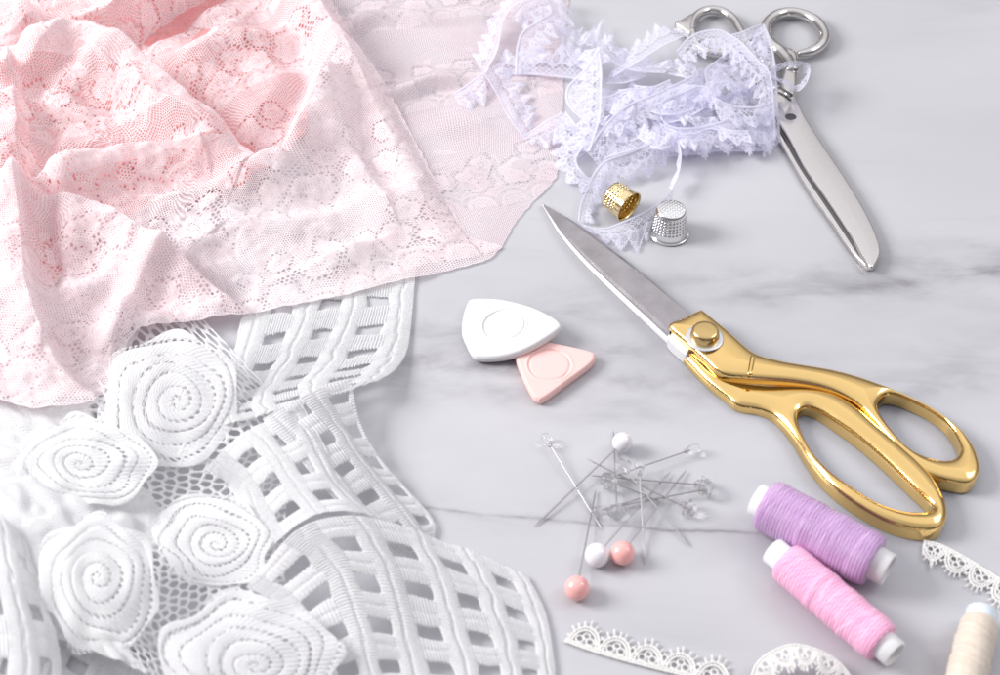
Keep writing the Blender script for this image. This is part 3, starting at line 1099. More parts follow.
brides([[(-60, 335, 7), (10, 340, 7), (66, 334, 6), (118, 322, 4), (160, 312, 2.5), (196, 312, 1.5)],
        [(-60, 404, 10), (20, 408, 12), (90, 412, 13), (170, 420, 14), (250, 420, 13), (300, 430, 12)],
        [(-60, 470, 14), (20, 470, 14), (90, 475, 12), (165, 490, 8), (235, 490, 7), (290, 480, 12)],
        [(-60, 540, 17), (20, 530, 17), (90, 530, 14), (165, 545, 6), (230, 545, 4), (285, 545, 10)],
        [(-40, 600, 14), (30, 590, 18), (100, 600, 16), (160, 610, 7), (220, 600, 6), (290, 600, 9)],
        [(0, 640, 12), (60, 640, 16), (130, 665, 16), (180, 690, 9), (250, 700, 8), (330, 700, 5)]], 0, 5, fill=left_fill)

rose((170, 402), (71, 6), (-8, 66), 17, -2, -5, 1.5, 101)
rose((88, 463), (70, 2), (2, 45), 16, 1, -3, 1.5, 102)
rose((100, 584), (56, 30), (-22, 64), 21, -4, -5, 2.5, 103)
rose((212, 541), (60, 8), (-4, 45), 9, 3, -3, 1, 104)
rose((253, 657), (89, 4), (0, 62), 13, -2, -4, 2, 105, turns=6.2)
rose((52, 384), (66, 6), (-4, 34), 9, 0, -3, 2, 106)

# ------------------------------------------------------------------ lilac-white gathered lace ribbon
class Ribbon:
    def __init__(self):
        self.v, self.f, self.s, self.n_, self.u, self.k, self.len = [], [], [], [], [], 0, 0.0

    def strip(self, head, tips, step=0.26, full=True, ruffle=0.8, seed=0):
        H = np.array(head, float)
        T = np.array(tips, float)
        n0 = 60
        Hc, Tc = crm(H, n0), crm(T, n0)
        Hw, Tw = W(Hc[:, 0], Hc[:, 1], np.maximum(Hc[:, 2], 0.5)), W(Tc[:, 0], Tc[:, 1], np.maximum(Tc[:, 2], 0.5))
        L = (np.linalg.norm(np.diff(Hw, axis=0), axis=1).sum() + np.linalg.norm(np.diff(Tw, axis=0), axis=1).sum()) * 500
        Wd = np.linalg.norm(Hw - Tw, axis=1).mean() * 1000
        ni, nj = max(int(L / step), 8), max(int(Wd / step), 8)
        Hc, Tc = crm(H, ni), crm(T, ni)
        Hw, Tw = W(Hc[:, 0], Hc[:, 1], np.maximum(Hc[:, 2], 0.5)), W(Tc[:, 0], Tc[:, 1], np.maximum(Tc[:, 2], 0.5))
        t = np.linspace(0, 1, nj)
        P = Hw[:, None] * (1 - t)[None, :, None] + Tw[:, None] * t[None, :, None]
        s = (np.linspace(0, L, ni) + self.len)[:, None] + 0 * t[None]
        tt = t[None] + 0 * s
        P[..., 2] += (ruffle * 0.001) * (sine_noise(s, tt * Wd, 13, 300 + seed) * (0.2 + tt)) + 0.0004 * (4 * tt * (1 - tt))
        P[..., 2] = np.maximum(P[..., 2], 0.0005)
        self.len += L
        per = 8.5
        c = s / per - np.floor(s / per) - 0.5              # -0.5..0.5 in one fan
        tri = 1 - 2 * np.abs(c)
        edge = 0.56 + 0.42 * tri ** 0.65
        jag = 0.032 * np.cos(s * 2 * PI / 1.05)
        e = (edge + jag - tt) * Wd
        mmw = Wd / 10.0
        cord = np.abs(tt * Wd - 0.55) < 0.6
        x = c * per
        y = tt * Wd
        ang = np.arctan2(x, np.maximum(y - 1.0, 0.05))
        rad = np.hypot(x, y - 1.0)
        ray = np.cos(ang * 12 + 0.6 * np.sin(rad)) > 0.25
        fan = (rad > Wd * 0.36) & (e > 0)
        arc1 = np.abs(rad - Wd * 0.36) < 0.40
        arc2 = np.abs(rad - Wd * 0.62) < 0.36
        diag = np.minimum(np.abs(np.mod(x * 1.0 + y, 2.8) - 1.4), np.abs(np.mod(x * 1.0 - y, 2.8) - 1.4)) < 0.24
        rim = (e > 0) & (e < 0.75)
        stitch = (fan & ray) | ((arc1 | arc2) & (e > 0)) | rim | (diag & (e > 0) & (tt < 0.55)) | cord
        solid = stitch * 0.95
        netf = ((e > 0) & (rad > Wd * 0.34)) * 1.0
        netf = np.maximum(netf, ((tt < 0.28) & (tt > 0.05)) * 0.9)
        hgt = np.where(cord, 0.5, 0.0) + 0.12 * (fan & ray)
        N = normals(P)
        V = P + N * hgt[..., None] * 0.001
        f = grid_faces(ni, nj, (np.maximum(solid, netf) > 0.3))
        v, f, so, ne, uu = compact(V.reshape(-1, 3), f, solid.ravel(), netf.ravel(), np.stack([s.ravel(), y.ravel()], -1))
        self.v.append(v)
        self.f.append(f + self.k)
        self.k += len(v)
        self.s.append(so)
        self.n_.append(ne)
        self.u.append(uu)

    def mesh(self, name):
        return mesh_np(name, np.concatenate(self.v), np.concatenate(self.f), {'solid': np.concatenate(self.s), 'net': np.concatenate(self.n_)}, np.concatenate(self.u))


rb = Ribbon()
STR = [
    ([(453, 95, 3), (468, 84, 4), (483, 73, 6)], [(466, 114, 1.5), (479, 110, 1.5), (490, 104, 2)]),
    ([(486, 74, 6), (498, 50, 8), (503, 24, 10), (512, 9, 12), (530, -3, 12)], [(470, 57, 3), (478, 40, 5), (488, 20, 7), (500, 2, 9), (520, -14, 10)]),
    ([(482, 72, 6), (496, 95, 5), (508, 118, 3), (523, 138, 1.5)], [(509, 60, 2), (527, 84, 2), (537, 106, 1.5), (541, 120, 1)]),
    ([(522, 138, 2), (542, 124, 4), (562, 112, 6)], [(532, 148, 1), (556, 148, 3), (584, 136, 5)]),
    ([(515, 76, 4), (516, 50, 8), (522, 32, 12), (538, 21, 14), (550, 13, 14), (547, 1, 12), (538, -6, 11)], [(540, 74, 3), (545, 58, 6), (552, 46, 9), (562, 38, 10), (575, 28, 10), (572, 8, 9), (566, -8, 8)]),
    ([(504, 75, 3), (536, 76, 3), (570, 79, 3), (592, 82, 4)], [(500, 50, 6), (532, 46, 8), (572, 44, 9), (596, 58, 9)]),
    ([(512, 14, 13), (524, 2, 14), (545, -4, 14)], [(522, 34, 10), (536, 28, 10), (556, 22, 10)]),
    ([(556, 30, 9), (566, 52, 9), (580, 66, 8), (600, 62, 7)], [(574, 26, 6), (592, 28, 5), (603, 14, 6), (610, 40, 6)]),
    ([(599, 47, 16), (602, 70, 15), (602, 92, 14), (600, 120, 12), (590, 152, 9)], [(576, 54, 10), (578, 72, 9), (578, 96, 8), (574, 122, 6), (566, 150, 4)]),
    ([(600, 48, 16), (582, 72, 12), (567, 88, 9), (567, 104, 7), (580, 118, 8), (603, 126, 11)], [(612, 60, 15), (600, 82, 12), (590, 92, 9), (590, 102, 8), (598, 108, 9), (612, 112, 12)]),
    ([(598, 48, 16), (614, 64, 14), (634, 72, 12), (664, 74, 12)], [(612, 32, 12), (632, 52, 10), (650, 58, 9), (680, 62, 9)]),
    ([(612, 78, 11), (640, 62, 13), (664, 46, 15), (692, 34, 16)], [(618, 52, 10), (642, 34, 11), (658, 22, 12), (676, 30, 13)]),
    ([(676, 52, 16), (693, 35, 18), (718, 30, 20), (738, 40, 21), (758, 60, 21), (771, 76, 20), (774, 110, 14), (776, 138, 6)], [(690, 70, 14), (704, 60, 16), (718, 56, 17), (730, 66, 18), (744, 84, 18), (752, 98, 16), (752, 122, 11), (752, 146, 4)]),
    ([(722, 38, 18), (742, 32, 19), (761, 24, 19)], [(740, 62, 19), (764, 62, 19), (778, 52, 17)]),
    ([(764, 24, 19), (772, 46, 19), (776, 72, 18), (778, 104, 13), (780, 142, 3)], [(746, 40, 18), (752, 60, 18), (756, 84, 17), (758, 110, 11), (762, 160, 2)]),
    ([(716, 62, 16), (705, 70, 18), (706, 84, 19), (714, 97, 19), (730, 104, 18), (753, 107, 17), (772, 102, 16)], [(736, 70, 12), (726, 76, 13), (722, 86, 14), (716, 116, 13), (738, 128, 12), (762, 130, 11), (782, 120, 9)]),
    ([(716, 92, 15), (700, 86, 16), (684, 92, 16), (668, 98, 15), (658, 107, 14), (662, 119, 13), (676, 127, 12), (697, 127, 12), (722, 121, 12), (745, 117, 12), (772, 118, 9)], [(712, 110, 12), (702, 108, 11), (692, 112, 10), (684, 112, 9), (680, 118, 8), (672, 148, 6), (684, 158, 4), (708, 160, 4), (734, 156, 4), (760, 158, 4), (782, 150, 3)]),
    ([(668, 157, 2), (696, 155, 2), (722, 152, 2), (768, 152, 2)], [(666, 136, 6), (694, 134, 7), (724, 130, 7), (772, 128, 6)]),
    ([(770, 70, 20), (786, 63, 20), (801, 62, 18), (811, 69, 16), (807, 84, 15), (797, 92, 15), (782, 84, 17), (770, 77, 19)], [(772, 73, 15), (787, 68, 15), (799, 67, 14), (804, 73, 11), (801, 80, 10), (795, 86, 11), (784, 79, 13), (772, 75, 14)]),
    ([(578, 222, 1.5), (580, 206, 3), (586, 190, 5), (593, 174, 7), (606, 160, 9), (629, 151, 11), (653, 142, 13), (671, 138, 13)], [(596, 226, 1), (596, 214, 1), (602, 204, 1), (610, 196, 1.5), (620, 188, 2), (640, 182, 2), (660, 174, 3), (672, 158, 4)]),
    ([(664, 138, 13), (675, 138, 13), (681, 148, 12), (682, 160, 10), (679, 176, 8), (672, 191, 7)], [(668, 146, 9), (673, 146, 9), (676, 154, 8), (676, 164, 7), (673, 177, 5), (667, 187, 4)]),
    ([(675, 187, 7), (659, 203, 7), (638, 215, 6), (612, 226, 4), (592, 228, 2), (578, 222, 1)], [(664, 232, 1), (648, 244, 1), (636, 254, 0.8), (616, 250, 0.8), (600, 240, 0.8), (586, 232, 0.8)]),
    ([(586, 152, 8), (601, 130, 12), (616, 113, 14), (632, 103, 15), (660, 91, 16), (692, 76, 17)], [(606, 176, 4), (622, 152, 6), (640, 136, 8), (658, 126, 9), (676, 112, 11), (700, 98, 12)]),
    ([(592, 142, 8), (577, 158, 6), (586, 176, 4), (606, 180, 2)], [(550, 138, 2), (552, 166, 1), (574, 190, 1), (600, 196, 1)]),
    ([(566, 112, 6), (580, 128, 6), (600, 134, 7)], [(548, 134, 2), (556, 154, 2), (580, 160, 3)]),
    ([(604, 160, 6), (628, 152, 8), (650, 150, 9), (668, 152, 8)], [(618, 130, 7), (636, 124, 8), (656, 120, 9), (672, 130, 9)]),
]
for i, (h, t) in enumerate(STR):
    rb.strip(h, t, seed=i)
rr = random.Random(12)
for i in range(34):                     # the buried turns of the heap
    cx, cy = (rr.uniform(590, 752), rr.uniform(76, 140)) if i < 18 else (rr.uniform(655, 752), rr.uniform(48, 138))
    if cx < 640 and cy < 80:
        cy += 30
    a = rr.uniform(-0.6, 0.5)
    L = rr.uniform(30, 55)
    z0 = rr.uniform(3, 11)
    dx, dy = math.cos(a) * L, math.sin(a) * L * 0.6
    bend = rr.uniform(-26, 26)
    wv = rr.choice([-1, 1]) * rr.uniform(20, 27)
    h = [(cx - dx * 0.5, cy - dy * 0.5, z0), (cx, cy + bend * 0.5, z0 + rr.uniform(0, 4)), (cx + dx * 0.5, cy + dy * 0.5, z0)]
    t = [(x + 6, y + wv * 0.7, max(z + rr.uniform(-4, 4), 1)) for x, y, z in h]
    rb.strip(h, t, seed=60 + i)
link('lace_ribbon', rb.mesh('lace_ribbon'), LILAC, None, 'crumpled lilac white lace ribbon with pointed fan edge, heaped over the silver scissors', 'lace ribbon')

# ------------------------------------------------------------------ gold-handled tailor scissors
gold = thing('tailor_scissors', W(760, 390, 0), 'large tailor scissors with polished gold handles and grey steel blades lying closed', 'scissors', 'scissors on the table')


def dense(px_pts, z, n=160):
    P = closed_crm(W(np.array(px_pts)[:, 0], np.array(px_pts)[:, 1], z)[:, :2], n)
    return P


up_outer = [(668.5, 328), (684, 320), (700, 312.3), (704.5, 314), (729, 334), (753, 354.5), (776, 362), (800, 366.5), (840, 373), (880, 384), (920, 400), (952, 420), (971, 440), (979.5, 460),
            (979, 474), (969, 482), (950, 480), (926, 472), (909, 459), (890, 439), (874, 421), (856, 404), (829, 391), (796, 384), (760, 381), (748, 380), (721, 376), (702, 360), (684, 343)]
up_hole = [(885.4, 393), (878.5, 402), (881.4, 413), (890.7, 426), (906.7, 443), (922.8, 452.5), (941, 457.5), (954.8, 456.5), (961, 448), (959, 437.4), (949, 421.4), (930.8, 407.5), (909.4, 397), (896, 392.5)]
lo_outer = [(668, 334), (676, 344), (690, 348), (716, 372), (760, 382), (800, 386), (829.4, 394), (856, 410), (877.4, 429), (899, 447), (920.5, 466.5), (935, 484), (944.5, 504), (946.5, 518), (941.5, 529),
            (930.8, 533), (909.4, 531.5), (882.7, 522.5), (853.4, 505.5), (826.7, 484), (808, 460.5), (792, 434.5), (776, 416), (760, 408), (739, 404), (728, 396), (706, 378), (684, 355)]
lo_hole = [(806, 406.5), (798.5, 413), (801.4, 429), (813.4, 452.5), (832, 473.5), (853.4, 489.5), (877.4, 504), (901.4, 512), (921, 513.5), (931, 511), (929.5, 504), (915.5, 490.5), (888.5, 464.5), (861.5, 441), (835.5, 422), (819, 411)]
hu = (link('handle', outline_solid('upper_handle', [dense(up_outer, 7.5, 220), dense(up_hole, 8.5, 120)], lambda x, y: 5.4 - 4.6 * sstep(790, 905, pxy(x, y)[0]), lambda x, y: 9.8 - 1.9 * sstep(800, 920, pxy(x, y)[0]), 1.8, crown=1.3), GOLD, gold, label='upper gold handle with the small thumb loop'))
hl = (link('handle', outline_solid('lower_handle', [dense(lo_outer, 5.0, 240), dense(lo_hole, 6.0, 130)], 0.3, lambda x, y: 4.8 + 3.2 * sstep(745, 850, pxy(x, y)[0]), 2.2, crown=1.5), GOLD, gold, label='lower gold handle with the long finger loop'))
# collar seam across the upper handle
sa, sb = W(752.7, 357.0, 10.75), W(749.6, 374.5, 10.75)
g = Geo()
g.add(tube_np(np.linspace(sa, sb, 8), 0.0011, 10))
link('collar', g.mesh('collar'), GOLD, gold)
# washer and pivot screw
pc = W(704.5, 338.0, 11.0)
v, f = lathe_np([(0.0, 0.5), (0.0, 7.6), (0.25, 7.9), (0.6, 7.6), (0.7, 7.0), (0.7, 0.5)], pc, (0, 0, 1), 64)
link('washer', mesh_np('washer', v, f), WASHER, gold)
v, f = lathe_np([(0.5, 5.9), (1.6, 6.0), (2.2, 5.9), (4.0, 5.6), (4.7, 5.2), (5.1, 4.5), (5.25, 3.2), (5.3, 0.01)], pc, (0, 0, 1), 64)
link('pivot_screw', mesh_np('pivot_screw', v, f), BRASS, gold)


def blade_loft(far, near, zt, zb, bevel_far, bevel_near, n=60):
    """long flat blade: px outlines of its upper face, bevel widths as a fraction; returns meshes for face, far bevel, near bevel and underside"""
    F, N_ = crm(np.array(far, float), n), crm(np.array(near, float), n)
    zt, zb = np.interp(np.linspace(0, 1, n), np.linspace(0, 1, len(zt)), zt), np.interp(np.linspace(0, 1, n), np.linspace(0, 1, len(zb)), zb)
    fw, nw = W(F[:, 0], F[:, 1], zt), W(N_[:, 0], N_[:, 1], zt)
    bf = np.interp(np.linspace(0, 1, n), [0, 1], bevel_far)[:, None]
    bn = np.interp(np.linspace(0, 1, n), [0, 1], bevel_near)[:, None]
    cols = [fw, fw + (nw - fw) * bf, nw + (fw - nw) * bn, nw]
    a, b, c, d = [x.copy() for x in cols]
    th = (zt - zb) * 0.001
    a[:, 2] -= th * 0.75
    d[:, 2] -= th * 0.6
    e = d.copy()
    e[:, 2] = zb * 0.001
    f_ = a.copy()
    f_[:, 2] = zb * 0.001
    return a, b, c, d, e, f_


def strip_mesh(name, rows, smooth=False):
    P = np.stack(rows, 0)
    return mesh_np(name, P.reshape(-1, 3), grid_faces(P.shape[0], P.shape[1]), smooth=smooth)


far = [(542, 202.5), (556, 209.5), (574.4, 219.5), (607.8, 243), (641, 267.8), (668, 290.5), (696, 315)]
near = [(543.5, 204.5), (552, 216), (563, 231), (585.6, 255.5), (618.9, 286), (645, 309), (669.5, 331)]
a, b, c, d, e, f_ = blade_loft(far, near, [2.4, 4.5, 6.4, 8.2], [1.6, 2.4, 3.2, 4.2], (0.3, 0.13), (0.02, 0.02))
bl = link('blade', strip_mesh('upper_blade', [b, c, d, e, f_, a]), BLADE, gold, label='upper grey steel blade')
link('back_bevel', strip_mesh('back_bevel', [a, b]), DARKEDGE, bl)  # dark reflection painted as a darker steel
# hollow-ground line near the collar
hl_pts = crm(np.array([(597, 262), (640, 296), (672, 323)], float), 20)
g = Geo()
g.add(tube_np(W(hl_pts[:, 0], hl_pts[:, 1], np.linspace(5.45, 7.05, 20)), np.linspace(0.0002, 0.00045, 20), 8))
link('grind_line', g.mesh('grind_line'), DARKEDGE, bl)
far2 = [(543, 203.5), (556, 214), (574, 228), (607, 256), (641, 284), (684, 325)]
near2 = [(543.5, 206), (551, 218.5), (561, 233.5), (583.5, 259.5), (616, 290.5), (667.5, 338)]
a, b, c, d, e, f_ = blade_loft(far2, near2, [1.5, 2.2, 2.8, 3.8], [0.4, 0.4, 0.4, 0.4], (0.1, 0.1), (0.1, 0.1))
link('blade', strip_mesh('lower_blade', [a, b, c, d, e, f_, a]), BRIGHT, gold, label='lower blade showing only a bright edge')
blk = dense([(668, 339), (675, 341), (688, 353), (687, 359), (683, 358), (669, 345)], 3, 60)
link('blade_root', outline_solid('blade_root', [blk], 0.4, 6.2, 0.5, 2), BRIGHT, gold)

# ------------------------------------------------------------------ old silver scissors
silver = thing('dressmaker_scissors', W(800, 120, 0), 'old nickel silver scissors with rounded blade tips, half covered by the lilac lace ribbon', 'scissors', 'scissors on the table')


def ring_tube(px_pts, z, r, n=80, close=False):
    P = np.array(px_pts, float)
    P = closed_crm(P, n) if close else crm(P, n)
    zz = z if np.isscalar(z) else np.interp(np.linspace(0, 1, n), np.linspace(0, 1, len(z)), z)
    rr_ = r if np.isscalar(r) else np.interp(np.linspace(0, 1, n), np.linspace(0, 1, len(r)), r)
    return tube_np(W(P[:, 0], P[:, 1], zz), np.asarray(rr_) * 0.001, 16, close)


g = Geo()
g.add(ring_tube([(799, 54), (812, 51), (822, 44), (824.5, 34), (817, 22), (804, 15), (789, 12.5), (776, 15.5), (767, 24), (766, 36), (772, 46), (781, 53), (788, 62), (792, 72)],
                [4, 4, 4, 4, 4, 4, 4, 4, 4, 4, 4, 4, 4.5, 5], [1.6, 2.5, 2.9, 2.9, 2.8, 2.7, 2.7, 2.8, 3.0, 3.2, 3.4, 3.5, 3.6, 4.0], 110))
o1 = link('handle', g.mesh('ring_handle'), NICKEL, silver, label='open ring handle with a curled end')
sh = dense([(778, 44), (786, 48), (795, 51.5), (798.5, 58), (797.5, 70), (797.5, 86), (794, 97), (784, 95), (779.5, 84), (782.5, 70), (783, 58)], 5, 100)
(link('shank', outline_solid('shank', [sh], 1.2, 6.6, 2.2, 4), NICKEL, silver))
g = Geo()
g.add(ring_tube([(692, 34), (693, 22), (699, 14), (710, 10), (723, 12), (733, 19), (739, 29), (746, 42), (754, 58), (764, 76), (772, 92)], [4] * 8 + [4, 4, 4], [2.6, 2.5, 2.4, 2.3, 2.3, 2.4, 2.6, 3.0, 3.2, 3.4, 3.6], 100))
g.add(ring_tube([(692, 32), (696, 44), (708, 52), (724, 54), (738, 50), (744, 42)], 4, [2.6, 2.4, 2.3, 2.3, 2.4, 2.6], 60))
link('handle', g.mesh('ring_handle_second'), NICKEL, silver, label='ring handle half hidden by lace')
tab = dense([(674.5, 25.5), (681, 22), (691, 16), (697, 16), (696, 30), (690, 36), (682, 31)], 4, 60)
(link('finger_rest', outline_solid('finger_rest', [tab], 2.0, 6.0, 1.3, 4), NICKEL, silver))
tb = [(774, 86), (783, 86), (792, 92), (806, 118.5), (824, 146.7), (845, 177.8), (863, 207.5), (874.5, 231), (880, 249), (878, 259), (871, 267.5), (861, 254), (847.8, 231), (824, 195.6), (803.4, 166), (789, 139), (776, 117), (772, 100)]
(link('blade', outline_solid('upper_silver_blade', [dense(tb, 4.6, 200)], 2.9, 5.0, 0.5, 3), NICKEL, silver, label='broad upper blade with the screw'))
bb = [(774, 120), (790, 142), (804, 168), (826, 200), (849, 236), (863, 258), (869.5, 267.3), (866, 266.5), (850, 250), (829.5, 220.5), (808.5, 191), (791, 162), (778, 138), (770, 120)]
(link('blade', outline_solid('lower_silver_blade', [dense(bb, 2.0, 200)], 0.3, 2.5, 0.5, 3), NICKEL, silver, label='narrow lower blade'))
gap = [(776, 117), (789, 137), (804.5, 164), (825, 194), (849, 230), (862, 253), (867, 262), (860, 256), (845.5, 234), (821, 198), (800, 167), (785, 141), (774, 122)]
link('blade_gap_shade', outline_solid('blade_gap_shade', [dense(gap, 3.0, 160)], 1.6, 3.4, 0.3, 2), NICKEL_DK, silver)  # dark strip standing in for the shade in the gap between the blades
sp = W(790.6, 117.5, 5.0)
v, f = lathe_np([(0.0, 2.9), (0.35, 2.8), (0.5, 2.3), (0.5, 0.01)], sp, (0, 0, 1), 40)
s_ = link('screw', mesh_np('screw', v, f), NICKEL_DK, silver)
nt_ = W(np.array([788.5, 800.5, 790.5]), np.array([131.5, 130, 134.5]), 5.05)
bm = bmesh.new()
tri_ = [bm.verts.new(p) for p in nt_]
tri2 = [bm.verts.new(p - np.array([0, 0, 0.0006])) for p in nt_]
bm.faces.new(tri_)
bm.faces.new(tri2[::-1])
for i in range(3):
    bm.faces.new((tri_[i], tri2[i], tri2[(i + 1) % 3], tri_[(i + 1) % 3]))
link('maker_notch', bm_mesh('maker_notch', bm, False), NICKEL_DK, silver)
sl = W(np.array([779, 792]), np.array([87.5, 95.0]), 6.9)
g = Geo()
g.add(tube_np(np.linspace(sl[0], sl[1], 6), 0.0006, 8))
link('joint_line', g.mesh('joint_line'), NICKEL_DK, silver)

# ------------------------------------------------------------------ thimbles
def knurl(lo, hi, ns, nt, amp):
    def fn(s, th):
        w = sstep(lo, lo + 0.6, s) * sstep(hi, hi - 0.6, s)
        k = np.cos(th * nt + s * ns) * np.cos(th * nt - s * ns)
        return -amp * w * np.clip(k, 0, 1)
    return fn


p0 = W(669, 233, 0.2)
silver_th = thing('thimble', p0, 'small silver thimble standing upright on the marble, dimpled all over', 'thimble', 'thimbles by the ribbon')
pr = [(0.0, 8.3), (0.1, 8.9), (0.6, 9.1), (1.1, 8.9), (1.4, 8.35)] + [(s, 8.3 - 1.55 * ((s - 1.5) / 12.0) ** 1.15) for s in np.linspace(1.6, 13.2, 80)] + [(13.8, 6.55), (14.2, 6.1)]
v, f = lathe_np(pr, p0, (0, 0, 1), 256, knurl(3.6, 13.2, 1.9, 15, 0.55))
link('body', mesh_np('thimble_body', v, f), CHROME, silver_th)
nr, na = 60, 160
rr_, tt_ = np.meshgrid(np.linspace(0.01, 6.15, nr), np.linspace(0, 2 * PI, na), indexing='ij')
xx, yy = rr_ * np.cos(tt_), rr_ * np.sin(tt_)
zz = 14.2 + 0.7 * (1 - (rr_ / 6.15) ** 2) - 0.30 * np.clip(np.cos(xx * 2.9) * np.cos(yy * 2.9), 0, 1) * (rr_ < 5.6)
v = np.stack([xx, yy, zz], -1) * 0.001 + p0
link('cap', mesh_np('thimble_cap', v.reshape(-1, 3), grid_faces(nr, na)), CHROME, silver_th)
g = Geo()
th = np.linspace(0, 2 * PI, 72, endpoint=False)
g.add(tube_np(p0 + np.stack([8.75 * np.cos(th), 8.75 * np.sin(th), 0.55 + 0 * th], -1) * 0.001, 0.00055, 10, True))
link('rolled_rim', g.mesh('rolled_rim'), CHROME, silver_th)

ca, cb = W(612, 194.5, 8.3), W(628.5, 206.5, 7.3)
ax = cb - ca
ax = ax / np.linalg.norm(ax)
Lg = np.linalg.norm(cb - ca) * 1000
gold_th = thing('thimble', W(619, 212, 0), 'small gold thimble lying on its side inside the ribbon loop', 'thimble', 'thimbles by the ribbon')
pr = [(-1.6, 0.01), (-1.5, 2.5), (-1.2, 4.6), (-0.5, 6.3)] + [(s, 6.6 + 0.7 * s / Lg) for s in np.linspace(0.2, Lg - 0.1, 60)] + [(Lg + 0.2, 7.75), (Lg + 0.5, 7.75), (Lg + 0.6, 7.4), (Lg + 0.3, 7.0)] + [(s, 6.2 + 0.7 * s / Lg) for s in np.linspace(Lg - 0.3, 0.3, 20)] + [(0.0, 4.0), (0.0, 0.01)]
v, f = lathe_np(pr, ca, ax, 200, knurl(-0.3, Lg - 3.2, 1.9, 13, 0.60))
# the inner wall keeps smooth: knurl only touches the first rows
link('body', mesh_np('gold_thimble_body', v, f), PALEGOLD, gold_th)

# ------------------------------------------------------------------ tailor's chalk
def chalk(name, px_pts, z_plane, thick, mat, root, ring_px, ring_r, n=140):
    """px_pts outline on a plane z(x,y); rounded triangular tablet with a shallow round mark"""
    P = closed_crm(np.array([W(x, y, z_plane(x, y) + thick) for x, y in px_pts]), n)
    c = P.mean(0)
    nrm = np.zeros(3)
    for i in range(n):
        nrm += np.cross(P[i] - c, P[(i + 1) % n] - c)
    nrm /= np.linalg.norm(nrm)
    if nrm[2] < 0:
        nrm = -nrm
    rc = W(ring_px[0], ring_px[1], z_plane(*ring_px) + thick)
    rows = []
    t = thick * 0.001
    for k, (s, h) in enumerate([(0.0, -1.0), (0.93, -1.0), (0.97, -0.92), (0.995, -0.7), (1.0, -0.5), (0.995, -0.3), (0.975, -0.1), (0.95, -0.02), (0.92, 0.0)]):
        rows.append(c + (P - c) * s + nrm * h * t)
    for s in np.linspace(0.90, 0.0, 110):
        rows.append(c + (P - c) * s)
    V = np.stack(rows, 0)
    top = np.arange(len(rows)) >= 8
    d = np.linalg.norm(V - rc, axis=-1) * 1000
    dep = -0.50 * np.exp(-((d - ring_r) / 0.40) ** 2) + 0.22 * np.exp(-((d - ring_r - 0.95) / 0.45) ** 2)
    V[top] += nrm * (dep[top][..., None] * 0.001)
    m = len(rows)
    idx = np.arange(m * n).reshape(m, n)
    a, b = idx[:-1], idx[1:]
    q = np.stack([a, b, np.roll(b, -1, 1), np.roll(a, -1, 1)], -1).reshape(-1, 4)
    return mesh_np(name, V.reshape(-1, 3), q)


pk = [(515.5, 350), (519, 346.5), (530, 342), (548, 341.5), (565, 344.5), (592, 351), (595.5, 356), (590, 364), (567, 381), (545, 397), (537, 398), (531, 392), (523, 376), (516, 358)]
me = chalk('pink_chalk', pk, lambda x, y: 0.2, 4.2, CHALK_P, None, (549.5, 364.5), 8.4)
link('tailor_chalk', me, CHALK_P, None, 'pink triangular tailor chalk tucked under the white one', 'chalk', 'tailor chalks')
wk = [(471.5, 298), (487, 297.5), (503.5, 299), (530.5, 305.8), (551.7, 315.5), (561.5, 323.5), (558, 329.5), (540, 341.5), (522.8, 350), (503.5, 355.5), (481.4, 357), (472, 354), (465.3, 342), (461.3, 330), (463, 314), (467, 302)]
me = chalk('white_chalk', wk, lambda x, y: 0.4 + 4.6 * sstep(462, 552, x) * 1.0 + 0.0 * y, 4.0, CHALK_W, None, (504.5, 324.5), 8.6)
link('tailor_chalk', me, CHALK_W, None, 'white triangular tailor chalk with curved sides, resting on the pink one', 'chalk', 'tailor chalks')

# ------------------------------------------------------------------ pins
def pin(head, tip, zh, zt, kind, label, r=4.2):
    A, B = W(head[0], head[1], zh), W(tip[0], tip[1], zt)
    d = (B - A)
    L = np.linalg.norm(d) * 1000
    root = thing('dressmaker_pin', tuple(A * [1, 1, 0]), label, 'pin', 'dressmaker pins scattered in a pile')
    v, f = lathe_np([(0.0, 0.28), (L - 4.0, 0.28), (L - 1.5, 0.18), (L, 0.02)], A, d, 12)
    link('shaft', mesh_np('pin_shaft', v, f), STEELPIN, root)
    if kind in ('white', 'pink'):
        th = np.linspace(0.02, PI - 0.02, 32)
        pr = [(-r * math.cos(t), r * math.sin(t)) for t in th]
        v, f = lathe_np(pr, A, d, 40)
        link('pearl_head', mesh_np('pearl_head', v, f), PEARL_W if kind == 'white' else PEARL_P, root)
    elif kind == 'drop':
        pr = [(-4.2, 0.02), (-4.0, 1.1), (-3.0, 1.9), (-1.4, 2.0), (0.4, 1.5), (1.8, 0.9), (2.6, 0.6), (2.7, 0.02)]
        P = crm(np.array(pr), 26)
        P[:, 1] = np.maximum(P[:, 1], 0.02)
        v, f = lathe_np(P, A, d, 28)
        link('clear_head', mesh_np('clear_head', v, f), CLEAR, root)
    else:                                   # flower-like faceted bead with a flange
        pr = [(-3.0, 0.02), (-2.9, 1.6), (-1.9, 2.5), (-0.6, 2.6), (0.1, 3.7), (0.8, 3.7), (1.2, 2.2), (2.6, 1.4), (3.5, 0.7), (3.6, 0.02)]
        v, f = lathe_np(pr, A, d, 24, lambda s, t: 0.28 * np.cos(6 * t) * sstep(-2.7, 0.2, s))
        link('clear_head', mesh_np('clear_head', v, f), CLEAR, root)
    return root


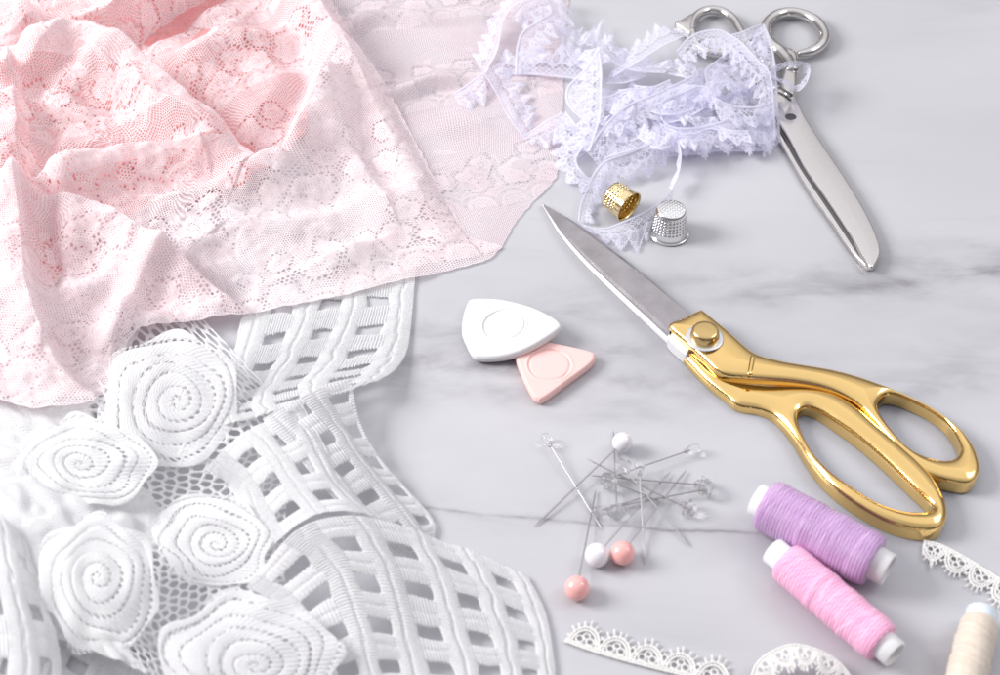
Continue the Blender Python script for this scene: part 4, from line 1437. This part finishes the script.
pin((622.5, 442.5), (534, 527), 5.0, 0.5, 'white', 'pin with white pearl head at the back of the pile', 4.0)
pin((597, 555), (671, 471), 4.5, 1.2, 'white', 'pin with white pearl head touching a pink one', 4.5)
pin((622.5, 553), (687, 469), 4.5, 1.0, 'pink', 'pin with pink pearl head beside a white pearl head', 4.5)
pin((577, 588), (596, 489), 4.5, 0.8, 'pink', 'pin with pink pearl head lying alone nearest the white lace', 4.5)
pin((548.5, 442), (602.5, 530), 3.2, 0.5, 'drop', 'pin with narrow clear drop head crossing a long shaft, apart at far left')
pin((688.5, 508.5), (586, 458.5), 3.0, 3.5, 'flower', 'pin with clear flanged head lowest on the right of the pile')
pin((703.5, 485), (590, 475.5), 3.4, 1.5, 'flower', 'pin with clear flanged head and nearly level shaft on the right')
pin((707.5, 489), (617, 506), 3.2, 2.0, 'flower', 'pin with clear flanged head just below another, shaft sloping down to the left')
pin((617, 512), (613.5, 430), 3.0, 1.0, 'flower', 'pin with clear bead, shaft running straight up behind the white pearl')
pin((608, 480), (664, 503), 4.0, 1.5, 'flower', 'pin with clear round bead in the left middle of the pile')
pin((622.5, 467), (691, 547), 6.0, 0.5, 'flower', 'pin with clear bead and bright shaft slanting down to the right')
pin((639.5, 470), (645, 565), 6.0, 0.4, 'drop', 'pin with clear drop head and shaft pointing straight down')
pin((690, 450), (614, 476), 3.2, 4.0, 'drop', 'pin with clear oval head at the upper right of the pile')
pin((602, 510), (654, 494), 2.6, 1.5, 'drop', 'pin with clear oval bead lying just above the pearl heads')

# ------------------------------------------------------------------ thread spools
def spool(a_px, b_px, za, r_th, r_tube, over_a, over_b, mat_fn, tube_mat, label, seed, taper=0.0):
    A, B = W(a_px[0], a_px[1], za), W(b_px[0], b_px[1], za)
    d = B - A
    L = np.linalg.norm(d) * 1000
    root = thing('thread_spool', tuple((A + B) / 2 * [1, 1, 0]), label, 'thread spool', 'spools of sewing thread')
    ri = r_tube - 1.1
    pr = [(-over_a, ri), (-over_a, r_tube - 0.2), (-over_a + 0.2, r_tube), (0, r_tube), (L, r_tube), (L + over_b - 0.2, r_tube), (L + over_b, r_tube - 0.2), (L + over_b, ri), (L * 0.5, ri), (-over_a, ri)]
    v, f = lathe_np(pr, A, d, 56)
    link('tube', mesh_np('spool_tube', v, f), tube_mat, root)
    sv = np.linspace(0, L, 240)

    def dsp(s, th):
        o = 0 * s + 0 * th
        rg = np.random.default_rng(seed)
        for k in range(9):                   # crossing winds that leave small steps
            ph, sl, w = rg.uniform(-2, L + 2), rg.uniform(-3.2, 3.2), rg.uniform(0.9, 2.2)
            q = s - ph - sl * np.sin(th + rg.uniform(0, 6.28))
            o = o + rg.uniform(0.12, 0.34) * sstep(-w * 0.15, w * 0.1, q) * sstep(w * 3, w * 0.2, q)
        o = o + 0.06 * np.sin(s * 5.0 + 1.2 * np.sin(th))
        return o
    pr = [(0.0, r_tube - 0.05), (0.0, r_th * 0.86)] + [(s, r_th * (1 - 0.10 * np.exp(-s / 1.2) - 0.10 * np.exp(-(L - s) / 1.2)) - 0.2) for s in sv] + [(L, r_th * 0.84), (L, r_tube - 0.05)]
    v, f = lathe_np(pr, A, d, 96, dsp)
    link('thread', mesh_np('wound_thread', v, f), mat_fn(d), root)


spool((765.5, 504), (874, 562), 10.2, 10.3, 6.2, 4.2, 5.8, lambda d: thread_mat('lavender_thread', (0.48, 0.27, 0.53), (0.64, 0.43, 0.69), d, 0.8, 0.15), PLASTIC,
      'thick spool of lavender thread beside the gold scissors', 3)
spool((785.5, 561), (882.5, 643.5), 8.0, 8.0, 5.2, 6.3, 5.8, lambda d: thread_mat('pink_thread', (0.94, 0.38, 0.62), (0.96, 0.56, 0.76), d, 0.8, 0.3), PLASTIC,
      'spool of pink thread in front of the lavender spool', 5)
spool((980, 622), (952, 735), 6.8, 6.8, 5.6, 4.4, 4.0, lambda d: thread_mat('cream_thread', (0.66, 0.56, 0.46), (0.79, 0.71, 0.62), d, 0.8, 0.3), PLASTIC_BLUE,
      'spool of cream thread cut off at the lower right corner', 8)

# ------------------------------------------------------------------ narrow scalloped cotton trims
def trim(name, base_px, n_scallop, label, up=-1, R=6.0, z=0.9, first=0.5, picots=9, r0=0.42):
    """corded trim: base cord, scallop arches with picots, rings inside"""
    B = crm(np.array([p[:2] for p in base_px], float), 300)
    zz = np.interp(np.linspace(0, 1, 300), np.linspace(0, 1, len(base_px)), [p[2] if len(p) > 2 else z for p in base_px])
    Bw = W(B[:, 0], B[:, 1], zz)
    s = np.concatenate([[0], np.cumsum(np.linalg.norm(np.diff(Bw, axis=0), axis=1))]) * 1000
    tot = s[-1]
    rg = np.random.default_rng(int(tot * 10))
    g = Geo()

    def at(sm, off, lift=0.0):
        sm = np.clip(sm, 0.01, tot - 0.01)
        P = np.stack([np.interp(sm, s, Bw[:, k]) for k in range(3)], -1)
        Q = np.stack([np.interp(np.clip(sm + 0.4, 0, tot), s, Bw[:, k]) - np.interp(np.clip(sm - 0.4, 0, tot), s, Bw[:, k]) for k in range(3)], -1)
        Q = Q / (np.linalg.norm(Q, axis=-1, keepdims=True) + 1e-12)
        Nn = np.stack([-Q[..., 1], Q[..., 0], 0 * Q[..., 0]], -1) * (-up)
        P = P + Nn * np.asarray(off)[..., None] * 0.001
        P[..., 2] += np.asarray(lift) * 0.001
        return P

    def cord(sm, off, r, lift=0.0, close=False):
        sm = np.asarray(sm, float)
        jit = 1 + 0.18 * np.sin(np.arange(len(sm)) * 2.1) + 0.1 * rg.normal(0, 1, len(sm))
        g.add(tube_np(at(sm, np.asarray(off, float) + 0 * sm, lift), np.asarray(r) * 0.00085 * jit, 8, close))
    ss = np.linspace(0, tot, int(tot * 2.2))
    cord(ss, 0.0, 0.55)
    cord(ss, 1.15, 0.45)
    for q in np.arange(0.4, tot, 1.0):
        cord(np.linspace(q, q + 0.5, 4), np.linspace(0.0, 1.15, 4), 0.3)
    pitch = tot / n_scallop
    for k in range(n_scallop):
        c0 = (k + first) * pitch
        if c0 > tot:
            break
        Rk = R * rg.uniform(0.95, 1.05)
        hwid = pitch * 0.47
        th = np.linspace(0.05, PI - 0.05, 44)
        ax_, ay_ = hwid * np.cos(th), 1.3 + (Rk + 1.0) * np.sin(th)
        for m, (sc_, rad) in enumerate(((1.0, 0.55), (0.80, 0.5))):
            cord(c0 - ax_ * sc_, 1.3 + (ay_ - 1.3) * sc_, rad * 0.85, 0.15)
        for t in np.linspace(0.15, PI - 0.15, 15):
            pts = np.linspace(0.80, 1.0, 4)
            cord(c0 - hwid * math.cos(t) * pts, 1.3 + (Rk + 1.0) * math.sin(t) * pts, 0.26, 0.1)
        # inner rings
        for (ox, oy, rr0) in ((-0.36, 2.9, 1.35), (0.36, 2.9, 1.35), (0.0, 4.7, 1.2)):
            tq = np.linspace(0, 2 * PI, 22, endpoint=False)
            cord(c0 + ox * hwid + rr0 * np.cos(tq), oy * R / 6.0 + rr0 * np.sin(tq), 0.36, 0.1, True)
        # picots
        for t in np.linspace(0.22, PI - 0.22, picots):
            j = rg.uniform(-0.05, 0.05)
            pts = np.linspace(1.0, 1.0 + 2.2 / Rk * rg.uniform(0.8, 1.2), 6)
            cord(c0 - hwid * math.cos(t + j) * pts, 1.3 + (Rk + 1.0) * math.sin(t + j) * pts, [0.34] * 5 + [0.5], 0.1)
    link(name, g.mesh(name), TRIM, None, label, 'lace trim', 'narrow lace trims')


trim('lace_trim', [(565, 641), (590, 650), (618, 658.5), (650, 667), (690, 677), (725, 688)], 5, 'white scalloped lace trim lying straight at the bottom edge beside the white lace', up=-1, R=6.0, first=0.56)
trim('lace_trim', [(752, 676, 3), (757, 664, 5), (770, 653, 7), (792, 645, 8), (818, 650, 7), (838, 662, 5), (850, 676, 3), (856, 690, 1)], 5, 'white scalloped lace trim curling in an arch below the pink spool', up=1, R=5.2, first=0.5)
trim('lace_trim', [(924, 541, 1.5), (938, 544, 1.5), (953, 551, 1.5), (972, 561.5, 1.2), (995, 576, 1), (1024, 597, 1)], 4, 'white scalloped lace trim entering at the right edge behind the cream spool', up=1, R=6.6, first=0.42)
